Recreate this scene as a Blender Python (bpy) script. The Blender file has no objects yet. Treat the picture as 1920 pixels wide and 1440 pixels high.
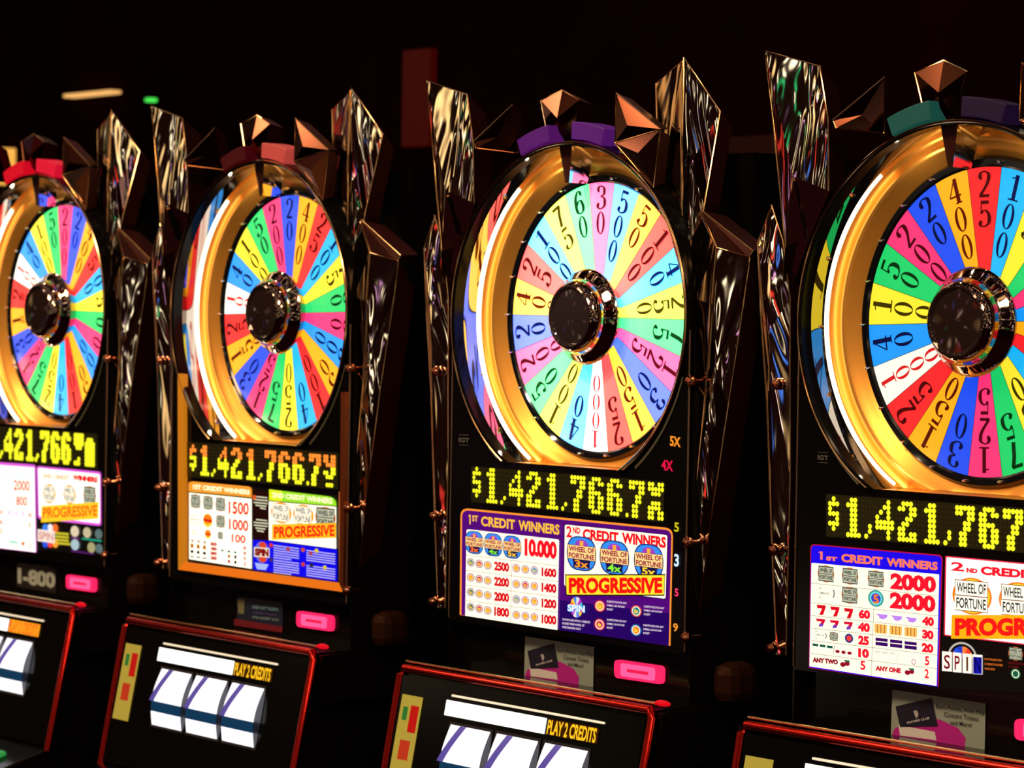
import bpy, bmesh, math, random
from mathutils import Vector, Matrix
random.seed(7)
C = bpy.context.scene
COL = C.collection
PI = math.pi
HZ = 1.50                       # height of the wheel centres above the floor

# ------------------------------------------------------------------ camera
F_PX, YAW, PITCH, ROLL = 5279.2, 0.8775, -0.0216, 0.0162
CAM = Vector((5.6145, -3.3243, HZ - 0.0133))
PITCH_M = 0.9176                # spacing of the machines along the row
fw = Vector((-math.sin(YAW)*math.cos(PITCH), math.cos(YAW)*math.cos(PITCH), math.sin(PITCH)))
rt0 = Vector((math.cos(YAW), math.sin(YAW), 0)); up0 = rt0.cross(fw)
RT = rt0*math.cos(ROLL) + up0*math.sin(ROLL)
UP = -rt0*math.sin(ROLL) + up0*math.cos(ROLL)
cd = bpy.data.cameras.new('camera'); cam = bpy.data.objects.new('camera', cd); COL.objects.link(cam)
cam.matrix_world = Matrix(((RT.x, UP.x, -fw.x, CAM.x), (RT.y, UP.y, -fw.y, CAM.y), (RT.z, UP.z, -fw.z, CAM.z), (0, 0, 0, 1)))
cd.sensor_width = 36; cd.sensor_fit = 'HORIZONTAL'; cd.lens = F_PX/1920*36
cd.clip_start = .05; cd.clip_end = 60
cd.dof.use_dof = True; cd.dof.focus_distance = 4.55; cd.dof.aperture_fstop = 7.0
C.camera = cam

# ------------------------------------------------------------------ view and world
C.view_settings.view_transform = 'Standard'; C.view_settings.look = 'None'
C.view_settings.gamma = 1; C.view_settings.exposure = 0.0; C.view_settings.use_curve_mapping = False

def lin(c):
    return tuple((x/255/12.92 if x/255 <= .04045 else ((x/255+.055)/1.055)**2.4) for x in c)

w = bpy.data.worlds.new('casino_hall_glow'); C.world = w; w.use_nodes = True
nt = w.node_tree; nt.nodes.clear()
def N(t, **k):
    n = nt.nodes.new(t)
    for a, b in k.items(): setattr(n, a, b)
    return n
wo = N('ShaderNodeOutputWorld'); bg = N('ShaderNodeBackground'); nt.links.new(bg.outputs[0], wo.inputs[0])
tc = N('ShaderNodeTexCoord')
def spots(scale, lo, hi, col, strength, seed, smooth=0.02):
    mp = N('ShaderNodeMapping'); mp.inputs['Location'].default_value = (seed, seed*1.7, -seed)
    nt.links.new(tc.outputs['Generated'], mp.inputs[0])
    v = N('ShaderNodeTexVoronoi'); v.inputs['Scale'].default_value = scale; v.inputs['Randomness'].default_value = 1
    nt.links.new(mp.outputs[0], v.inputs['Vector'])
    mr = N('ShaderNodeMapRange'); mr.inputs[1].default_value = hi; mr.inputs[2].default_value = lo
    mr.inputs[3].default_value = 0; mr.inputs[4].default_value = strength
    nt.links.new(v.outputs['Distance'], mr.inputs[0])
    mx = N('ShaderNodeVectorMath', operation='SCALE'); mx.inputs[0].default_value = col
    nt.links.new(mr.outputs[0], mx.inputs['Scale'])
    return mx.outputs[0]
def add(a, b):
    m = N('ShaderNodeVectorMath', operation='ADD'); nt.links.new(a, m.inputs[0]); nt.links.new(b, m.inputs[1]); return m.outputs[0]
acc = spots(5.0, .10, .26, (1.0, .62, .25), 2.6, 3.1)
acc = add(acc, spots(9.0, .08, .20, (1.0, .78, .5), 4.5, 7.7))
acc = add(acc, spots(6.0, .08, .20, (1.0, .05, .03), 1.6, 11.3))
acc = add(acc, spots(7.0, .06, .16, (.08, .25, 1.0), 1.6, 19.9))
acc = add(acc, spots(8.0, .05, .13, (.05, 1.0, .3), .9, 23.3))
acc = add(acc, spots(19.0, .07, .20, (1.0, .80, .55), 5.0, 31.7))
acc = add(acc, spots(15.0, .06, .16, (1.0, .45, .9), 2.0, 41.1))
base = N('ShaderNodeVectorMath', operation='SCALE'); base.inputs[0].default_value = (.012, .0025, .0015); base.inputs['Scale'].default_value = 1
acc = add(acc, base.outputs[0])
nt.links.new(acc, bg.inputs[0]); bg.inputs[1].default_value = .75

def area_light(name, loc, aim, size, power, col, size_y=None):
    ld = bpy.data.lights.new(name, 'AREA'); ld.size = size; ld.energy = power; ld.color = col
    if size_y: ld.shape = 'RECTANGLE'; ld.size_y = size_y
    o = bpy.data.objects.new(name, ld); COL.objects.link(o); o.location = loc
    o.rotation_euler = (Vector(aim)-Vector(loc)).to_track_quat('-Z', 'Y').to_euler()
    return o
# unseen area lights added over the aisle to light the gold
for k, x in enumerate((-1.2, .8, 2.8, 4.6)):
    area_light('aisle_fill_light', (x, -1.9, 3.1), (x, 0, 1.4), .6, 30, (1, .66, .36))
# narrow spot added to give the third wheel its white wash of glare
sd = bpy.data.lights.new('wheel_wash_spot', 'SPOT'); sd.energy = 150; sd.color = (1, .95, .86); sd.spot_size = math.radians(11); sd.spot_blend = .9; sd.shadow_soft_size = .04
so = bpy.data.objects.new('wheel_wash_spot', sd); COL.objects.link(so); so.location = (2.0, -1.7, 3.0)
so.rotation_euler = (Vector((1.80, 0, HZ+.05))-so.location).to_track_quat('-Z', 'Y').to_euler()
# unseen red area light added high behind the row to tint the wall
area_light('red_wall_fill', (.6, .75, 2.7), (.6, 1.5, 1.7), 2.5, 1.6, (1, .05, .02), .2)

# ------------------------------------------------------------------ materials
MATS = {}
def mat(name, base=(0, 0, 0), metal=0, rough=.5, emit=None, es=0, spec=.5, bump=None, coat=0, noise=None):
    if name in MATS: return MATS[name]
    m = bpy.data.materials.new(name); m.use_nodes = True
    t = m.node_tree; b = t.nodes['Principled BSDF']
    b.inputs['Base Color'].default_value = (*base, 1); b.inputs['Metallic'].default_value = metal
    b.inputs['Roughness'].default_value = rough; b.inputs['Specular IOR Level'].default_value = spec
    if coat: b.inputs['Coat Weight'].default_value = coat; b.inputs['Coat Roughness'].default_value = .03
    if emit: b.inputs['Emission Color'].default_value = (*emit, 1); b.inputs['Emission Strength'].default_value = es
    co = None
    if bump or noise: co = t.nodes.new('ShaderNodeTexCoord')
    if bump:
        sc, st, dist = bump
        mp = t.nodes.new('ShaderNodeMapping'); mp.inputs['Scale'].default_value = (1, 1, .28)
        t.links.new(co.outputs['Object'], mp.inputs[0])
        n = t.nodes.new('ShaderNodeTexNoise'); n.inputs['Scale'].default_value = sc; n.inputs['Detail'].default_value = 2.4
        n.inputs['Distortion'].default_value = .6
        t.links.new(mp.outputs[0], n.inputs['Vector'])
        bp = t.nodes.new('ShaderNodeBump'); bp.inputs['Strength'].default_value = st; bp.inputs['Distance'].default_value = dist
        t.links.new(n.outputs['Fac'], bp.inputs['Height']); t.links.new(bp.outputs[0], b.inputs['Normal'])
    if noise:
        sc, c2 = noise
        n = t.nodes.new('ShaderNodeTexNoise'); n.inputs['Scale'].default_value = sc; n.inputs['Detail'].default_value = 4
        t.links.new(co.outputs['Object'], n.inputs['Vector'])
        mx = t.nodes.new('ShaderNodeMix'); mx.data_type = 'RGBA'
        mx.inputs[6].default_value = (*base, 1); mx.inputs[7].default_value = (*c2, 1)
        t.links.new(n.outputs['Fac'], mx.inputs[0]); t.links.new(mx.outputs[2], b.inputs['Base Color'])
    MATS[name] = m; return m
def ink(rgb, s=1.0, body=.25):
    """Backlit printed film or a lit lens of one colour (rgb 0-255) at backlight strength s."""
    key = 'backlit_print_%d_%d_%d_%d' % (*rgb, round(s*100))
    c = lin(rgb)
    return mat(key, tuple(x*body for x in c), rough=.35, emit=c, es=s, spec=.2)
def film(rgb, s, whiten):
    c = lin(rgb)
    return mat('wheel_film_%d_%d_%d_%d' % (*rgb, round(s*100)), tuple(whiten+.25*x for x in c), rough=.3, emit=c, es=s, spec=.3)
def paint(rgb, rough=.5):
    return mat('printed_card_%d_%d_%d' % tuple(rgb), lin(rgb), rough=rough)
BLACK = mat('black_gloss_plastic', (.0035, .003, .003), rough=.12, spec=.12)
MATTE = mat('black_matte_plastic', (.003, .003, .003), rough=.5, spec=.15)
MIRROR = mat('liquid_chrome', (.80, .76, .70), 1, .04, bump=(7.5, .6, .05))
BRONZE = mat('smoked_bronze_mirror', (.30, .19, .11), 1, .08, bump=(7, .35, .04))
DARKBR = mat('dark_bronze_mirror', (.11, .035, .018), 1, .14)
MAROON = mat('maroon_satin_metal', (.045, .006, .003), .6, .4)
EDGE = mat('copper_edge_metal', (.95, .60, .30), 1, .16)
GOLD = mat('polished_gold', (1.0, .47, .08), .70, .36, bump=(3, .10, .02))
CHROME = mat('chrome', (.85, .84, .82), 1, .06)
DARKCH = mat('dark_chrome_hub', (.42, .33, .28), 1, .05)
SMOKE = mat('smoked_mirror_wall', (.55, .50, .45), 1, .02)
REDMET = mat('red_metallic_frame', (.55, .02, .015), 1, .22)
ARC_GLOW = mat('painted_white_highlight', (.8, .8, .8), rough=.3, emit=(1.0, .88, .62), es=2.4)  # glow painted in for the bezel's white highlight

# ------------------------------------------------------------------ mesh helpers
class MB:
    def __init__(s): s.v = []; s.f = []; s.m = []; s.mats = []
    def mi(s, m):
        if m not in s.mats: s.mats.append(m)
        return s.mats.index(m)
    def poly(s, pts, m):
        b = len(s.v); s.v += [tuple(p) for p in pts]; s.f.append(tuple(range(b, b+len(pts)))); s.m.append(s.mi(m))
    def mesh(s, vs, fs, m):
        b = len(s.v); s.v += [tuple(p) for p in vs]; k = s.mi(m)
        for f in fs: s.f.append(tuple(b+i for i in f)); s.m.append(k)
    def box(s, x0, x1, y0, y1, z0, z1, m):
        vs = [(x, y, z) for x in (x0, x1) for y in (y0, y1) for z in (z0, z1)]
        s.mesh(vs, [(0, 1, 3, 2), (4, 6, 7, 5), (0, 4, 5, 1), (2, 3, 7, 6), (0, 2, 6, 4), (1, 5, 7, 3)], m)
    def lathe(s, prof, m, n=128, a0=0, a1=2*PI, cut=None, closed=False):
        """profile of (radius, y) turned about the y axis"""
        full = abs(a1-a0-2*PI) < 1e-6
        k = n if full else n+1; L = len(prof)
        vs = [(r*math.sin(a0+(a1-a0)*i/n), y, r*math.cos(a0+(a1-a0)*i/n)) for i in range(k) for r, y in prof]
        fs = []
        for i in range(n):
            j = (i+1) % k
            for q in range(L if closed else L-1):
                p = (q+1) % L
                fs.append((i*L+q, j*L+q, j*L+p, i*L+p))
        if not full:
            fs.append(tuple(range(L))); fs.append(tuple(range((k-1)*L, k*L)))
        if cut is None: s.mesh(vs, fs, m); return
        bm = bmesh.new(); bv = [bm.verts.new(v) for v in vs]
        for f in fs:
            try: bm.faces.new([bv[i] for i in f])
            except ValueError: pass
        bmesh.ops.bisect_plane(bm, geom=bm.verts[:]+bm.edges[:]+bm.faces[:], plane_co=(0, 0, cut), plane_no=(0, 0, -1), clear_outer=True)
        bm.verts.index_update()
        s.mesh([v.co[:] for v in bm.verts], [tuple(v.index for v in f.verts) for f in bm.faces], m); bm.free()
    def tube(s, pts, r, m, n=8, close=False):
        pts = [Vector(p) for p in pts]; rings = []; K = len(pts)
        for i, p in enumerate(pts):
            a = pts[(i-1) % K] if (close or i > 0) else p; b = pts[(i+1) % K] if (close or i < K-1) else p
            d = (b-a).normalized(); u = d.cross(Vector((0, 0, 1)) if abs(d.z) < .9 else Vector((1, 0, 0))).normalized(); v = d.cross(u)
            rings.append([p+u*r*math.cos(2*PI*j/n)+v*r*math.sin(2*PI*j/n) for j in range(n)])
        vs = [q for g in rings for q in g]; fs = []
        for i in range(K if close else K-1):
            k = (i+1) % K
            for j in range(n): fs.append((i*n+j, k*n+j, k*n+(j+1) % n, i*n+(j+1) % n))
        if not close: fs += [tuple(range(n)), tuple(range((K-1)*n, K*n))]
        s.mesh(vs, fs, m)
    def widen(s, k=.038):
        """the opening is a little wider than high: stretch from the wheel outwards"""
        out = []
        for x, y, z in s.v:
            r = math.hypot(x, z); out.append((x*(1+k*min(max((r-.257)/.046, 0), 1)), y, z))
        s.v = out; return s
    def prism(s, pts, dy, m, side=None, off=None):
        """front polygon pts (3D), pushed back by dy in y; off(vec) moves the back outline"""
        n = len(pts); pts = [Vector(p) for p in pts]
        back = [p+Vector((0, dy, 0)) for p in pts]
        s.poly(pts, m); s.poly(back[::-1], side or m)
        for i in range(n):
            j = (i+1) % n; s.poly((pts[i], back[i], back[j], pts[j]), side or m)
    def build(s, name, parent=None, smooth=False, label=None, bevel=0, weld=False, recalc=True):
        me = bpy.data.meshes.new(name); me.from_pydata(s.v, [], s.f); me.update()
        for m in s.mats: me.materials.append(m)
        me.polygons.foreach_set('material_index', s.m)
        if recalc or weld:
            bm = bmesh.new(); bm.from_mesh(me)
            if weld: bmesh.ops.remove_doubles(bm, verts=bm.verts[:], dist=1e-5)
            if recalc: bmesh.ops.recalc_face_normals(bm, faces=bm.faces[:])
            bm.to_mesh(me); bm.free()
        if smooth:
            me.polygons.foreach_set('use_smooth', [True]*len(me.polygons))
            me.set_sharp_from_angle(angle=math.radians(smooth if smooth is not True else 40))
        o = bpy.data.objects.new(name, me); COL.objects.link(o)
        if parent: o.parent = parent
        if bevel:
            b = o.modifiers.new('bevel', 'BEVEL'); b.width = bevel; b.segments = 2; b.limit_method = 'ANGLE'
        if label: o['label'] = label
        return o
def structure(o): o['kind'] = 'structure'; return o

# ------------------------------------------------------------------ the four places in the row
PLACE = [(-.0037, .0045, -.0045), (-.0095, -.0068, -.0131), (.0252, -.0073, -.0062), (-.0134, .0104, .0113)]
MW = []
for i, (dx, dy, a) in enumerate(PLACE):
    MW.append(Matrix.Translation((i*PITCH_M+dx, dy, HZ)) @ Matrix.Rotation(a, 4, 'Z'))
class Plane:
    """a flat face of machine i (its own coordinates): point p and normal n (towards the aisle)"""
    def __init__(s, i, y=-.075, p=None, n=(0, -1, 0)):
        s.i = i; s.p = Vector(p) if p else Vector((0, y, 0)); s.n = Vector(n).normalized()
        s.inv = MW[i].inverted(); s.o = s.inv @ CAM
    def at(s, px, py, lift=0):
        d = (fw*F_PX + RT*(px-960) - UP*(py-720))
        d = s.inv.to_3x3() @ d
        p0 = s.p + s.n*lift
        t = (p0-s.o).dot(s.n)/d.dot(s.n)
        return s.o + d*t
def quad_point(q, u, v):
    """bilinear point of quad q = (bottom left, bottom right, top right, top left) in picture units"""
    a = (q[0][0]*(1-u)+q[1][0]*u, q[0][1]*(1-u)+q[1][1]*u); b = (q[3][0]*(1-u)+q[2][0]*u, q[3][1]*(1-u)+q[2][1]*u)
    return (a[0]*(1-v)+b[0]*v, a[1]*(1-v)+b[1]*v)

# ------------------------------------------------------------------ lettering
_tx = {}
def text_shape(s, bold=0.0, space=1.0):
    k = (s, bold, space)
    if k in _tx: return _tx[k]
    cu = bpy.data.curves.new('lettering', 'FONT'); cu.body = s; cu.offset = bold; cu.space_character = space; cu.resolution_u = 3
    ob = bpy.data.objects.new('lettering', cu); me = bpy.data.meshes.new_from_object(ob)
    vs = [(v.co.x, v.co.y) for v in me.vertices]; fs = [tuple(p.vertices) for p in me.polygons]
    bpy.data.objects.remove(ob); bpy.data.curves.remove(cu); bpy.data.meshes.remove(me)
    if not vs: return None
    x0 = min(v[0] for v in vs); x1 = max(v[0] for v in vs); y0 = min(v[1] for v in vs); y1 = max(v[1] for v in vs)
    r = ([((x-x0)/(x1-x0 or 1), (y-y0)/(y1-y0 or 1)) for x, y in vs], fs)
    _tx[k] = r; return r

class Print:
    """Flat artwork on a plane; (ox, oy, k) turns crop readings into picture pixels."""
    def __init__(s, plane, ox=0, oy=0, k=1, mb=None):
        s.P = plane; s.ox = ox; s.oy = oy; s.k = k; s.mb = mb or MB(); s.layer = 1
    def crop(s, ox, oy, k): s.ox, s.oy, s.k = ox, oy, k; return s
    def xy(s, p): return (s.ox+p[0]/s.k, s.oy+p[1]/s.k)
    def put(s, p, lay): x, y = s.xy(p); return s.P.at(x, y, lay*.00035)
    def poly(s, pts, m, lay=1): s.mb.poly([s.put(p, lay) for p in pts], m)
    def rrect(s, q, r, m, lay=1, corners=(1, 1, 1, 1), n=5):
        """q = TL, TR, BR, BL ; r corner size in the crop's units"""
        pts = []
        for i in range(4):
            c = Vector(q[i]); a = Vector(q[i-1]); b = Vector(q[(i+1) % 4])
            if not corners[i] or r == 0: pts.append(tuple(c)); continue
            A = c+(a-c).normalized()*r; B = c+(b-c).normalized()*r
            for k in range(n+1):
                t = k/n; pts.append(tuple(A*(1-t)**2+c*2*t*(1-t)+B*t*t))
        s.poly(pts, m, lay)
    def ell(s, c, rx, ry, m, lay=1, n=20, a0=0, a1=2*PI, skew=0.1):
        pts = [(c[0]+rx*math.cos(a0+(a1-a0)*i/n), c[1]+ry*math.sin(a0+(a1-a0)*i/n)+skew*rx*math.cos(a0+(a1-a0)*i/n)) for i in range(n+(0 if a1-a0 > 6.28 else 1))]
        if a1-a0 < 6.28: pts.append(c)
        s.poly(pts, m, lay)
    def line(s, a, b, wd, m, lay=2):
        a = Vector(a); b = Vector(b); d = (b-a).normalized(); n = Vector((-d.y, d.x))*wd/2
        s.poly([a+n, b+n, b-n, a-n], m, lay)
    def text(s, t, q, m, bold=.0, lay=3, space=1.0):
        """q = bottom left, bottom right, top right, top left"""
        if t == '1':
            r = ([(.34, 0), (.78, 0), (.78, 1), (.34, 1), (.02, .90), (.02, .78), (.34, .84)], [(0, 1, 2, 3, 6), (3, 4, 5, 6)])
        elif t == 'I':
            r = ([(.33, 0), (.67, 0), (.67, 1), (.33, 1)], [(0, 1, 2, 3)])
        else: r = text_shape(t, (.03 if t.isdigit() else .012) if len(t) == 1 else bold*1.45+.006, space)
        if not r: return
        vs, fs = r
        s.mb.mesh([s.put(quad_point(q, u, v), lay) for u, v in vs], fs, m)
    def words(s, t, x0, yb0, x1, yb1, h, m, bold=.0, lay=3, space=1.0):
        """text with its base line from (x0,yb0) to (x1,yb1), h tall"""
        s.text(t, ((x0, yb0), (x1, yb1), (x1, yb1-h), (x0, yb0-h)), m, bold, lay, space)
    def part(s, name, parent, **k): return s.mb.build(name, parent, recalc=False, **k)

# ------------------------------------------------------------------ modern-face numerals of the wheel
def smooth_pts(p, k=6):
    out = []
    for i in range(len(p)-1):
        a = Vector(p[max(i-1, 0)]); b = Vector(p[i]); c = Vector(p[i+1]); d = Vector(p[min(i+2, len(p)-1)])
        for j in range(k):
            t = j/k; out.append(.5*((2*b)+(c-a)*t+(2*a-5*b+4*c-d)*t*t+(3*b-a-3*c+d)*t**3))
    out.append(Vector(p[-1])); return out
DIG = {
 '1': dict(l=[[(.55, 1), (.55, 0)]], r=[(.15, .95, 0, .06)], t=[[(.55, 1), (.5, .9), (.15, .84)]]),
 '2': dict(c=[[(.15, .74), (.2, .93), (.5, 1), (.82, .9), (.84, .70), (.68, .48), (.36, .22), (.14, .05)]], r=[(.1, .9, 0, .12)], d=[(.2, .75)]),
 '3': dict(c=[[(.14, .80), (.25, .96), (.5, 1), (.8, .9), (.80, .66), (.45, .54)], [(.45, .54), (.84, .45), (.88, .16), (.5, .0), (.2, .05), (.12, .2)]], d=[(.19, .80), (.19, .2)]),
 '4': dict(t=[[(.66, 1), (.04, .32)]], l=[[(.68, 1), (.68, 0)]], r=[(.02, .98, .27, .34), (.42, .95, 0, .05)]),
 '5': dict(r=[(.22, .86, .87, 1)], t=[[(.24, 1), (.22, .5)]], c=[[(.22, .5), (.42, .61), (.66, .60), (.88, .42), (.86, .14), (.5, 0), (.22, .04), (.13, .18)]], d=[(.2, .18)]),
 '6': dict(c=[[(.8, .84), (.66, .98), (.44, .97), (.18, .72), (.12, .38), (.2, .1), (.5, 0), (.82, .1), (.86, .34), (.7, .55), (.45, .56), (.2, .4)]], d=[(.78, .84)]),
 '7': dict(r=[(.08, .92, .86, 1)], l=[[(.86, .95), (.60, .55), (.42, 0)]]),
}
def numeral(mb, ch, T, wd, ht, m):
    """T maps (x along, z up) of a digit standing in a box wd x ht centred on x"""
    thick = .30; thin = .085
    def P(x, y): return T((x-.5)*wd, y*ht)
    if ch == '0':
        n = 28; vs = []; asp = wd/ht
        for i in range(n):
            a = 2*PI*i/n; vs.append(P(.5+.46*math.cos(a), .5+.5*math.sin(a))); vs.append(P(.5+(.46-thick*.78)*math.cos(a), .5+(.5-thin*.5)*math.sin(a)))
        mb.mesh(vs, [(2*i, 2*((i+1) % n), 2*((i+1) % n)+1, 2*i+1) for i in range(n)], m); return
    d = DIG[ch]
    def stroke(pts, mode):
        L = []; n = len(pts); asp = wd/ht
        for i, p in enumerate(pts):
            q = (pts[min(i+1, n-1)]-pts[max(i-1, 0)]); q = Vector((q.x*asp, q.y)).normalized()
            v = abs(q.y)
            t = thin+(thick-thin)*v**2.2 if mode == 'c' else (thick if mode == 'l' else thin)
            t = t*asp/2
            nn = Vector((-q.y, q.x))*t
            L.append((P(p.x+nn.x/asp, p.y+nn.y), P(p.x-nn.x/asp, p.y-nn.y)))
        vs = [x for ab in L for x in ab]
        mb.mesh(vs, [(2*i, 2*i+2, 2*i+3, 2*i+1) for i in range(n-1)], m)
    for p in d.get('c', []): stroke(smooth_pts(p), 'c')
    for p in d.get('l', []): stroke([Vector(q) for q in p], 'l')
    for p in d.get('t', []): stroke([Vector(q) for q in p], 't')
    for x0, x1, y0, y1 in d.get('r', []): mb.poly([P(x0, y0), P(x1, y0), P(x1, y1), P(x0, y1)], m)
    for x, y in d.get('d', []):
        mb.poly([P(x+.13*math.cos(2*PI*k/10), y+.075*math.sin(2*PI*k/10)) for k in range(10)], m)

WHITE, CYAN, YEL, GREEN, PINK, BLUE, ORG, RED = 'WCYGPBOR'
SEQ = [('1000', WHITE), ('40', 'S'), ('100', YEL), ('50', GREEN), ('200', PINK), ('20', BLUE), ('400', ORG), ('25', RED), ('100', CYAN),
       ('75', YEL), ('60', GREEN), ('30', PINK), ('500', 'S'), ('50', ORG), ('100', RED), ('40', CYAN), ('250', YEL), ('75', GREEN),
       ('125', PINK), ('30', BLUE), ('150', ORG), ('25', RED)]
WC = {'W': (255, 250, 235), 'S': (8, 150, 250), 'Y': (255, 232, 50), 'G': (10, 205, 105), 'P': (250, 50, 120), 'B': (10, 75, 240),
      'O': (255, 172, 20), 'R': (245, 32, 40), 'C': (10, 180, 248)}
NC = {'W': (225, 30, 35), 'S': (0, 10, 70), 'Y': (60, 50, 0), 'G': (0, 50, 15), 'P': (75, 0, 15), 'B': (0, 8, 60), 'O': (90, 15, 0), 'R': (75, 0, 5), 'C': (0, 15, 80)}

# LED glyphs, 8 rows
LED = {
 '$': ['010', '111', '100', '111', '001', '111', '010', '000'],
 '1': ['0110', '1110', '0110', '0110', '0110', '0110', '0110', '1111'],
 '4': ['00010', '00110', '01010', '10010', '11111', '11111', '00010', '00010'],
 '2': ['01110', '11011', '00011', '00110', '01100', '11000', '11011', '11111'],
 '7': ['11111', '11011', '00011', '00110', '00110', '01100', '01100', '01100'],
 '6': ['01110', '11011', '11000', '11110', '11011', '11011', '11011', '01110'],
 ',': ['00', '00', '00', '00', '00', '00', '01', '10'],
 ';': ['00', '00', '00', '00', '00', '01', '01', '10'],
 '.': ['0', '0', '0', '0', '0', '0', '0', '1'],
 'a': ['11011', '11111', '01110', '00000', '01110', '11110', '11011', '11011'],   # last figure rolling over
 'b': ['11011', '11011', '01111', '00011', '11011', '01110', '00000', '01110'],
 'c': ['11111', '11111', '11111', '01110', '00000', '00000', '00100', '11100'],
 'd': ['00000', '01110', '11111', '11111', '11111', '11111', '11111', '11111'],
}
LEDTEXT = [
 [('$', 0), ('1', 5), (',', 10), ('4', 13), ('2', 19), ('1', 26), (',', 31), ('7', 34), ('6', 40), ('6', 46), ('c', 53), ('d', 59)],
 [('$', 0), ('1', 5), (',', 10), ('4', 13), ('2', 19), ('1', 26), (',', 31), ('7', 34), ('6', 40), ('6', 46), ('.', 52), ('7', 53), ('b', 59)],
 [('$', 0), ('1', 5), (',', 10), ('4', 13), ('2', 19), ('1', 26), (',', 31), ('7', 34), ('6', 40), ('6', 46), ('.', 52), ('7', 53), ('a', 59)],
 [('$', 0), ('1', 5), (';', 10), ('4', 13), ('2', 19), ('1', 26), (';', 31), ('7', 34), ('6', 40), ('7', 46), ('.', 52), ('1', 54), ('4', 59)],
]
LED_GRID = [  # pixel centres of dot (col 0,row 0), (col 63,row 0), (col 0,row 7) and dot radius in metres
 None, None, None, None]

NAMES = ['slot_machine']*4
LABELS = [
 'slot machine cut off by the left border, pink 200 wedge on top of its wheel',
 'slot machine with orange lit frame, its amount in orange topped digits',
 'slot machine with purple pay table in thin orange outline, pink 30 wedge on top',
 'nearest slot machine, blue headed white pay table, red 25 wedge at wheel top',
]
TOPS = [0, 0, 0, 0]
FLAT = -.264          # level where the round opening is cut off
YF = -.075            # front face of the cabinet

# crystal shards traced as real plates: outlines come from one machine and serve all four
def outline(i, y, pts):
    return [Plane(i, p[2] if len(p) > 2 else y).at(p[0], p[1]) for p in pts]
def shard_geo(i, y, pts, ridge=None): return (y, outline(i, y, pts), outline(i, y, [ridge])[0] if ridge else None)
SHARDS = [
 # name, outline (y of a vertex where it differs), ridge lift, thickness, face material, side material
 ('mirror_shard', shard_geo(1, -.02, [(659, 165, -.02), (718, 252, .028), (684, 405, -.04), (669, 510, -.045), (657, 590, -.045), (653, 500, -.045), (652, 400, -.045), (654, 290, -.035)], (672, 340, -.045)), .015, .04, MIRROR, MAROON),
 ('mirror_shard', shard_geo(1, -.01, [(623, 205, .0), (657, 170, -.02), (652, 300, -.035), (652, 420, -.04), (653, 520, -.04), (640, 450, -.02), (626, 395, -.01)], (640, 320, -.03)), .010, .04, BRONZE, MAROON),
 ('mirror_shard', shard_geo(2, -.06, [(1345, 465, -.078), (1406, 482, -.04), (1396, 560, -.04), (1366, 760), (1333, 980), (1303, 1212, -.045), (1293, 1212, -.045), (1303, 940), (1322, 740), (1335, 570, -.078)], (1347, 690, -.07)), .008, .05, MIRROR, MAROON),
 ('copper_shard', shard_geo(2, -.04, [(1313, 393, -.046), (1412, 470, -.037), (1404, 483, -.04), (1345, 465, -.078)], None), 0, .05, MAROON, MAROON),
 ('mirror_shard', shard_geo(2, -.06, [(1312, 398, -.046), (1343, 465, -.078), (1334, 570, -.078), (1322, 740), (1291, 700), (1292, 560), (1296, 450, -.05)], (1314, 560, -.06)), .014, .04, BRONZE, MAROON),
 ('mirror_column', shard_geo(2, -.06, [(1291, 700), (1322, 742), (1303, 940), (1293, 1210), (1270, 1206), (1279, 940)], None), 0, .04, BRONZE, MAROON),
 ('mirror_shard', shard_geo(1, -.09, [(284, 198), (342, 222), (351, 300), (353, 400, -.085), (340, 480, -.050), (318, 585, -.030), (306, 480), (295, 330)], (322, 380, -.09)), .018, .05, MIRROR, MAROON),
 ('mirror_shard', shard_geo(3, -.058, [(1447, 385), (1421, 455), (1427, 600), (1438, 760), (1446, 1000), (1456, 1228), (1474, 1228), (1482, 900), (1482, 560), (1468, 450)], (1452, 620, -.06)), .012, .045, MIRROR, MAROON),
 ('copper_shard', shard_geo(2, -.08, [(888, 266, -.12), (961, 196, -.11), (971, 287, -.058), (892, 278, -.12)], (940, 258, -.09)), .010, .03, DARKBR, MAROON),
 ('copper_shard', shard_geo(1, -.08, [(554, 222), (616, 281), (552, 302)], (574, 275)), .008, .03, DARKBR, MAROON),
 ('copper_shard', shard_geo(1, -.08, [(552, 303), (615, 282), (606, 376), (588, 352)], (590, 320)), .010, .03, DARKBR, MAROON),
 ('crown_shard', shard_geo(1, -.055, [(452, 232), (482, 216), (506, 232), (499, 300, -.036), (480, 304), (462, 298, -.06)], (482, 262)), .012, .04, DARKBR, MAROON),
]

def make_shards(root):
    for name, (y, pts, ridge), lift, th, fm, sm in SHARDS:
        mb = MB(); front = [p.copy() for p in pts]; n = len(front)
        cen = sum(front, Vector())/n; back = [p+Vector((0, th, 0))+(cen-p)*.18 for p in front]
        if ridge is not None:
            c = ridge+Vector((0, -lift, 0))
            for k in range(n): mb.poly((front[k], front[(k+1) % n], c), fm)
        else: mb.poly(front, fm)
        mb.poly(back[::-1], sm)
        for k in range(n): mb.poly((front[k], back[k], back[(k+1) % n], front[(k+1) % n]), sm)
        sh = mb.build(name, root)
        t = MB(); t.tube(front, .0016, EDGE, 6, close=True); t.build('edge_highlight', sh, smooth=True)  # copper tubes added to draw the light caught along shard edges

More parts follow.
